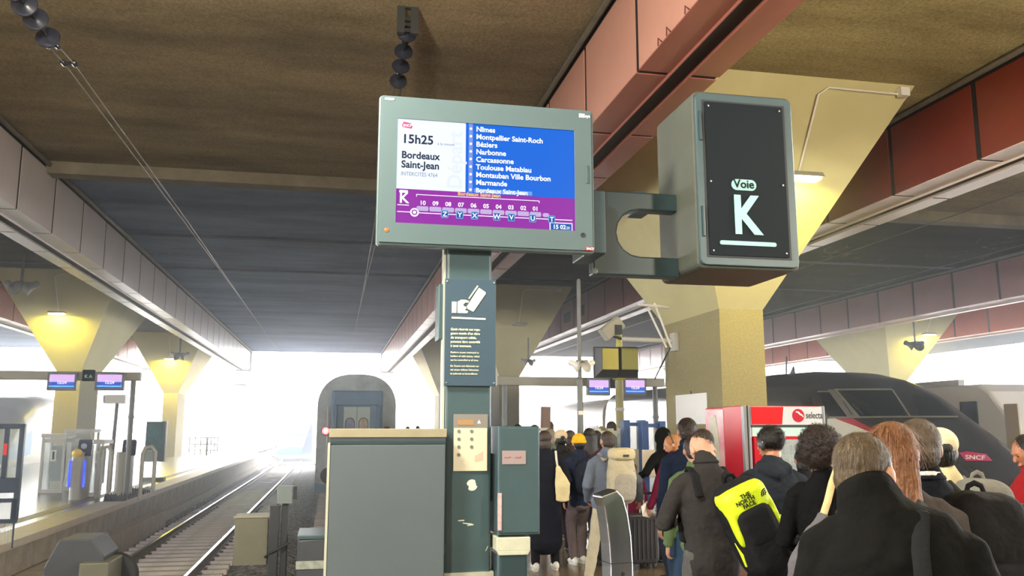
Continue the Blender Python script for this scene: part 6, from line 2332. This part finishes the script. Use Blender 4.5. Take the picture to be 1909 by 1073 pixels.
# --- hiker with beige backpack
t, s, M, yw, loc = person('hiker with cropped hair, blue grey jacket, pale trousers and beige trekking backpack', 1131, 801, 10.15, yaw=4, hair='crop', hcol=('hair_dark_brown', (0, 0, 0)), jacket=('jacket_blue_grey', (104, 112, 128)), trousers=('trousers_stone', (176, 168, 148)), shoes=('shoe_white', (0, 0, 0)), hood=True, hem=.86, bulk=1.15, sole=('sole_white', (0, 0, 0)), hands_fine=True,
    pose=dict(turn=10, hands=((-.34, .18, .95), (.30, .1, .95)), feet=((-.42, -.05, 0), (-.02, .15, 0))))
b = MB()
s.torso(b, [(.78, .172, .128, 0), (.86, .176, .13, 0)], 20)
link('teal_hem', remeshed(b, .012, 1), fabric('hem_teal', (28, 120, 120)), t, smooth=2)
pk, pb_, R_ = backpack(s, yw, loc, 'beige and grey trekking backpack with drawcord lid on the hiker', (176, 166, 142), dims=(.165, .13, .30), zc=1.22, dist=.27, shift=(.06, 0), pocket=(150, 144, 134))
b = MB()
b.ball(Vector((0, -.02, .56)), (.15, .13, .075), 22, 14, e=.6)
b.xf(R_)
link('lid', remeshed(b, .010, 1, disp=.01), fabric('pack_lid_beige', (190, 178, 146)), pk, smooth=2)
MB().box(-.035, .035, -.160, -.148, .535, .56).build('dark_patch', mat('patch_dark', (40, 40, 40), .5), pk)

# --- yellow beanie
t, s, M, yw, loc = person('person in a mustard yellow beanie and navy jacket', 1078, 806, 11.5, yaw=6, hair='short', hcol=('hair_brown', (0, 0, 0)), jacket=('jacket_navy_dark', (32, 40, 60)), trousers=('trousers_mauve_grey', (104, 92, 96)), shoes=('shoe_white', (0, 0, 0)), cap=('beanie', (232, 178, 44)), hands_fine=True, sole=('sole_white', (0, 0, 0)),
    pose=dict(hands=((-.26, .05, .86), (.27, .02, .84)), feet=((-.13, 0, 0), (.02, .1, 0))))
pk, pb_, R_ = backpack(s, yw, loc, 'plain navy daypack worn by the person in the yellow beanie', (34, 40, 54), dims=(.14, .09, .23), zc=1.18)
hd_ = s.arms[1][2]
base = hd_ + Vector((.02, -.05, -.62))
tb = worn(t, s, yw, loc, 'shopping_bag', 'floral yellow shopping bag with yellow handles carried beside the yellow beanie', 'bag', base)
b = MB()
b.tube([(0, 0, .02), (0, 0, .2), (0, 0, .38)], [(.13, .05), (.15, .06), (.14, .03)], 16, ref=(0, 1, 0))
fm_ = mat('floral_print', (214, 180, 70), .5, var=.6, vscale=16, col2=(170, 84, 60), thresh=(.45, .55))
link('bag_body', remeshed(b, .012, 1, disp=.015), fm_, tb, smooth=2)
for yy_ in (-.03, .03):
    MB().tube([(-.07, yy_, .38), (-.03, yy_, .58), (0, 0, .62), (.03, yy_, .58), (.07, yy_, .38)], [(.012, .004)] * 5, 8).build('handle', mat('handle_yellow', (236, 196, 50), .5), tb, smooth=True)

# --- beige cap
t, s, M, yw, loc = person('person in a beige baseball cap and black quilted jacket', 1045, 799, 12.4, yaw=0, hair='short', hcol=('hair_brown', (0, 0, 0)), jacket=('jacket_black', (0, 0, 0)), trousers=('trousers_maroon_dark', (66, 46, 54)), cap=('cap', (206, 188, 156)), pose=dict())
backpack(s, yw, loc, 'small black backpack on the person in the beige cap', (34, 34, 36), dims=(.15, .09, .24), zc=1.2)

# --- long black coat with cream tote
t, s, M, yw, loc = person('person in an ankle length black coat with white trainers and cream tote', 1015, 800, 11.0, yaw=-4, hair='bob', hcol=('hair_dark_brown', (0, 0, 0)), jacket=('long_coat_black', (26, 28, 38)), trousers=('trousers_black', (0, 0, 0)), shoes=('shoe_white', (0, 0, 0)), hem=.34, coat=True, bulk=1.05, sole=('sole_white', (0, 0, 0)),
    pose=dict(hands=((-.24, .2, .95), (.22, .2, 1.0)), feet=((-.12, 0, 0), (.14, .06, 0))))
base = s.S((.20, -.14, .84))
tb = worn(t, s, yw, loc, 'tote_bag', 'cream canvas tote bag hanging from the long black coat’s shoulder', 'bag', base)
b = MB()
b.tube([(0, 0, .02), (.0, 0, .2), (-.06, 0, .42)], [(.085, .03), (.10, .045), (.03, .02)], 16, ref=(0, 1, 0))
link('bag_body', remeshed(b, .010, 2, disp=.015), fabric('tote_cream', (214, 200, 156)), tb, smooth=2)
strap([Vector((-.06, 0, .40)), s.S((.12, -.16, 1.36)) - Vector(base), s.S((.13, -.06, 1.46)) - Vector(base), s.S((.14, .08, 1.36)) - Vector(base), Vector((.0, .12, .40))], .014, .005, fabric('tote_strap', (206, 204, 196)), tb, 'strap')

# --- the rest of the queue, further off
rest = [(1024, 797, 13.4, 'grey haired person in a sage jacket behind the beige cap', 'bob', ('hair_grey', (128, 124, 112)), ('jacket_sage', (92, 104, 96)), 5),
        (1062, 800, 14.0, 'person with dark brown hair between the beige cap and yellow beanie', 'bob', ('hair_dark_brown', (0, 0, 0)), ('jacket_brown_dark', (56, 46, 44)), 0),
        (1098, 796, 13.2, 'woman with long dark hair right of the yellow beanie', 'long', ('hair_black', (0, 0, 0)), ('jacket_plum', (60, 34, 48)), -5),
        (1111, 801, 14.5, 'person with black hair between the long haired woman and the hiker', 'short', ('hair_black', (0, 0, 0)), ('jacket_black', (0, 0, 0)), 10),
        (1139, 784, 16.2, 'man with black hair seen above the white barrier', 'short', ('hair_black', (0, 0, 0)), ('jacket_black', (0, 0, 0)), 0),
        (1122, 793, 15.2, 'grey headed person behind the hiker near the white barrier', 'bob', ('hair_grey', (0, 0, 0)), ('jacket_pale_grey', (140, 138, 140)), 0),
        (1022, 783, 15.6, 'dark haired tall man beside the long upright parcel', 'short', ('hair_brown_grey', (0, 0, 0)), ('jacket_grey_brown', (0, 0, 0)), 0),
        (996, 790, 15.0, 'brown haired person above the switch box, left of the upright parcel', 'bob', ('hair_brown', (0, 0, 0)), ('jacket_brown_dark', (0, 0, 0)), 0),
        (965, 789, 16.0, 'person whose dark head shows above the middle of the switch box', 'short', ('hair_dark_brown', (0, 0, 0)), ('jacket_black', (0, 0, 0)), 0),
        (944, 792, 15.2, 'person whose head just tops the left part of the switch box', 'bob', ('hair_dark_brown', (0, 0, 0)), ('jacket_navy_dark', (0, 0, 0)), 0),
        (1180, 862, 12.4, 'short person in a burgundy top mostly hidden behind the hiker’s beige pack', 'bob', ('hair_dark_brown', (0, 0, 0)), ('jumper_burgundy', (0, 0, 0)), -20),
        (760, 794, 33, 'faint far person beyond the beige cabinet rail, left one', 'short', ('hair_brown_grey', (0, 0, 0)), ('jacket_pale_grey', (0, 0, 0)), 0),
        (779, 793, 34.5, 'faint far person beyond the beige cabinet rail, right one', 'short', ('hair_brown', (0, 0, 0)), ('jacket_pale_grey', (0, 0, 0)), 0)]
for px, py, D, lab, hr, hc_, jk, yaw_ in rest:
    person(lab, px, py, D, yaw=yaw_, hair=hr, hcol=hc_, jacket=jk, trousers=('trousers_dark', (42, 46, 54)), group='people at the far end of the queue')

# upright parcel held above the heads
q = atd(1012, 798, 15.3)
t = thing('long_parcel', 'tall brown parcel standing upright above the far heads', 'parcel', (q.x, q.y, 0))
b = MB().cham(-.08, .08, -.06, .06, 0, 2.12, .02, 'z')
b.xf(Matrix.Rotation(radians(1.5), 4, 'Y'))
b.build('wrapping', mat('parcel_brown', (112, 92, 86), .7), t)
b = MB().box(-.085, .085, -.065, .065, 1.7, 1.75)
b.build('tape_band', m_lgrey, t)

# --- man at the right edge with red phone
t, s, M, yw, loc = person('man in a red checked shirt looking down at a red phone at the picture edge', 1912, 808, 6.0, yaw=75, hair='crop', hcol=('hair_black', (0, 0, 0)), jacket=('shirt_red_check', (150, 34, 40)), trousers=('jeans_dark', (0, 0, 0)), near=True, hem=.84, skin_=('skin_brown', (168, 112, 84)), hands_fine=True,
    pose=dict(tilt=24, turn=0, hands=((-.10, .36, 1.22), (.10, .34, 1.20))))
base = (s.arms[0][2] + s.arms[1][2]) / 2 + Vector((0, .08, .0))
ph = worn(t, s, yw, loc, 'phone', 'bright red phone in the hands of the man in the red shirt', 'phone', base)
b = MB().cham(-.04, .04, -.006, .006, 0, .15, .012, 'y')
b.xf(Matrix.Rotation(radians(-35), 4, 'X'))
b.build('case', mat('phone_red', (240, 40, 50), .3), ph)
b = MB().box(-.035, .035, -.0075, -.006, .01, .14)
b.xf(Matrix.Rotation(radians(-35), 4, 'X'))
b.build('display', m_black, ph)

# ------------------------------------------------------------------ luggage
def suitcase(p, label, col, w_=.44, h=.62, d=.26, rz=0, handle=.42, ribs=9):
    t = thing('suitcase', label, 'suitcase', (p[0], p[1], 0), radians(rz))
    m = mat('case_%d_%d_%d' % col, col, .42)
    b = MB().cham(-w_ / 2, w_ / 2, -d / 2, d / 2, .07, .07 + h, .06, 'y', 4)
    b.build('shell', m, t, bevel=.02)
    for k in range(ribs):
        x = -w_ / 2 + .05 + (w_ - .1) * k / (ribs - 1)
        MB().cham(x - .010, x + .010, -d / 2 - .008, -d / 2 + .01, .13, .01 + h, .006, 'z').build('rib', m, t)
    for x in (-w_ / 2 + .05, w_ / 2 - .05):
        for y in (-d / 2 + .05, d / 2 - .05):
            MB().lathe((x, y, .035), [(.034, -.012), (.034, .012)], 14, 'x').build('wheel', m_dark, t)
            MB().box(x - .015, x + .015, y - .015, y + .015, .05, .09).build('wheel_fork', m_dark, t)
    for x in (-.09, .09):
        MB().tube([(x, d / 2 - .03, .07 + h), (x, d / 2 - .03, .07 + h + handle)], .010, 8).build('telescopic_tube', m_lgrey, t, smooth=True)
    MB().tube([(-.10, d / 2 - .03, .07 + h + handle), (.10, d / 2 - .03, .07 + h + handle)], .016, 8).build('grip', m_dark, t, smooth=True)
    return t
q = atd(1189, 1000, 10.9)
suitcase((q.x, q.y), 'large black suitcase with raised silver handle right of the hiker', (36, 34, 38), .46, .60, .26, 8, .46, 7)
q = atd(1217, 1000, 11.3)
suitcase((q.x, q.y), 'dark brown soft suitcase beside the woman in burgundy', (62, 54, 54), .40, .52, .24, -6, .30, 5)
q = atd(1905, 1000, 5.0)
suitcase((q.x, q.y), 'ribbed black suitcase standing at the right picture edge', (30, 29, 30), .42, .80, .26, -30, .42, 11)
q = atd(1131, 1000, 11.2)
suitcase((q.x, q.y), 'small black suitcase half hidden by the steel ticket validator', (28, 28, 30), .34, .50, .22, 0, .2, 5)
bpy.context.view_layer.update()
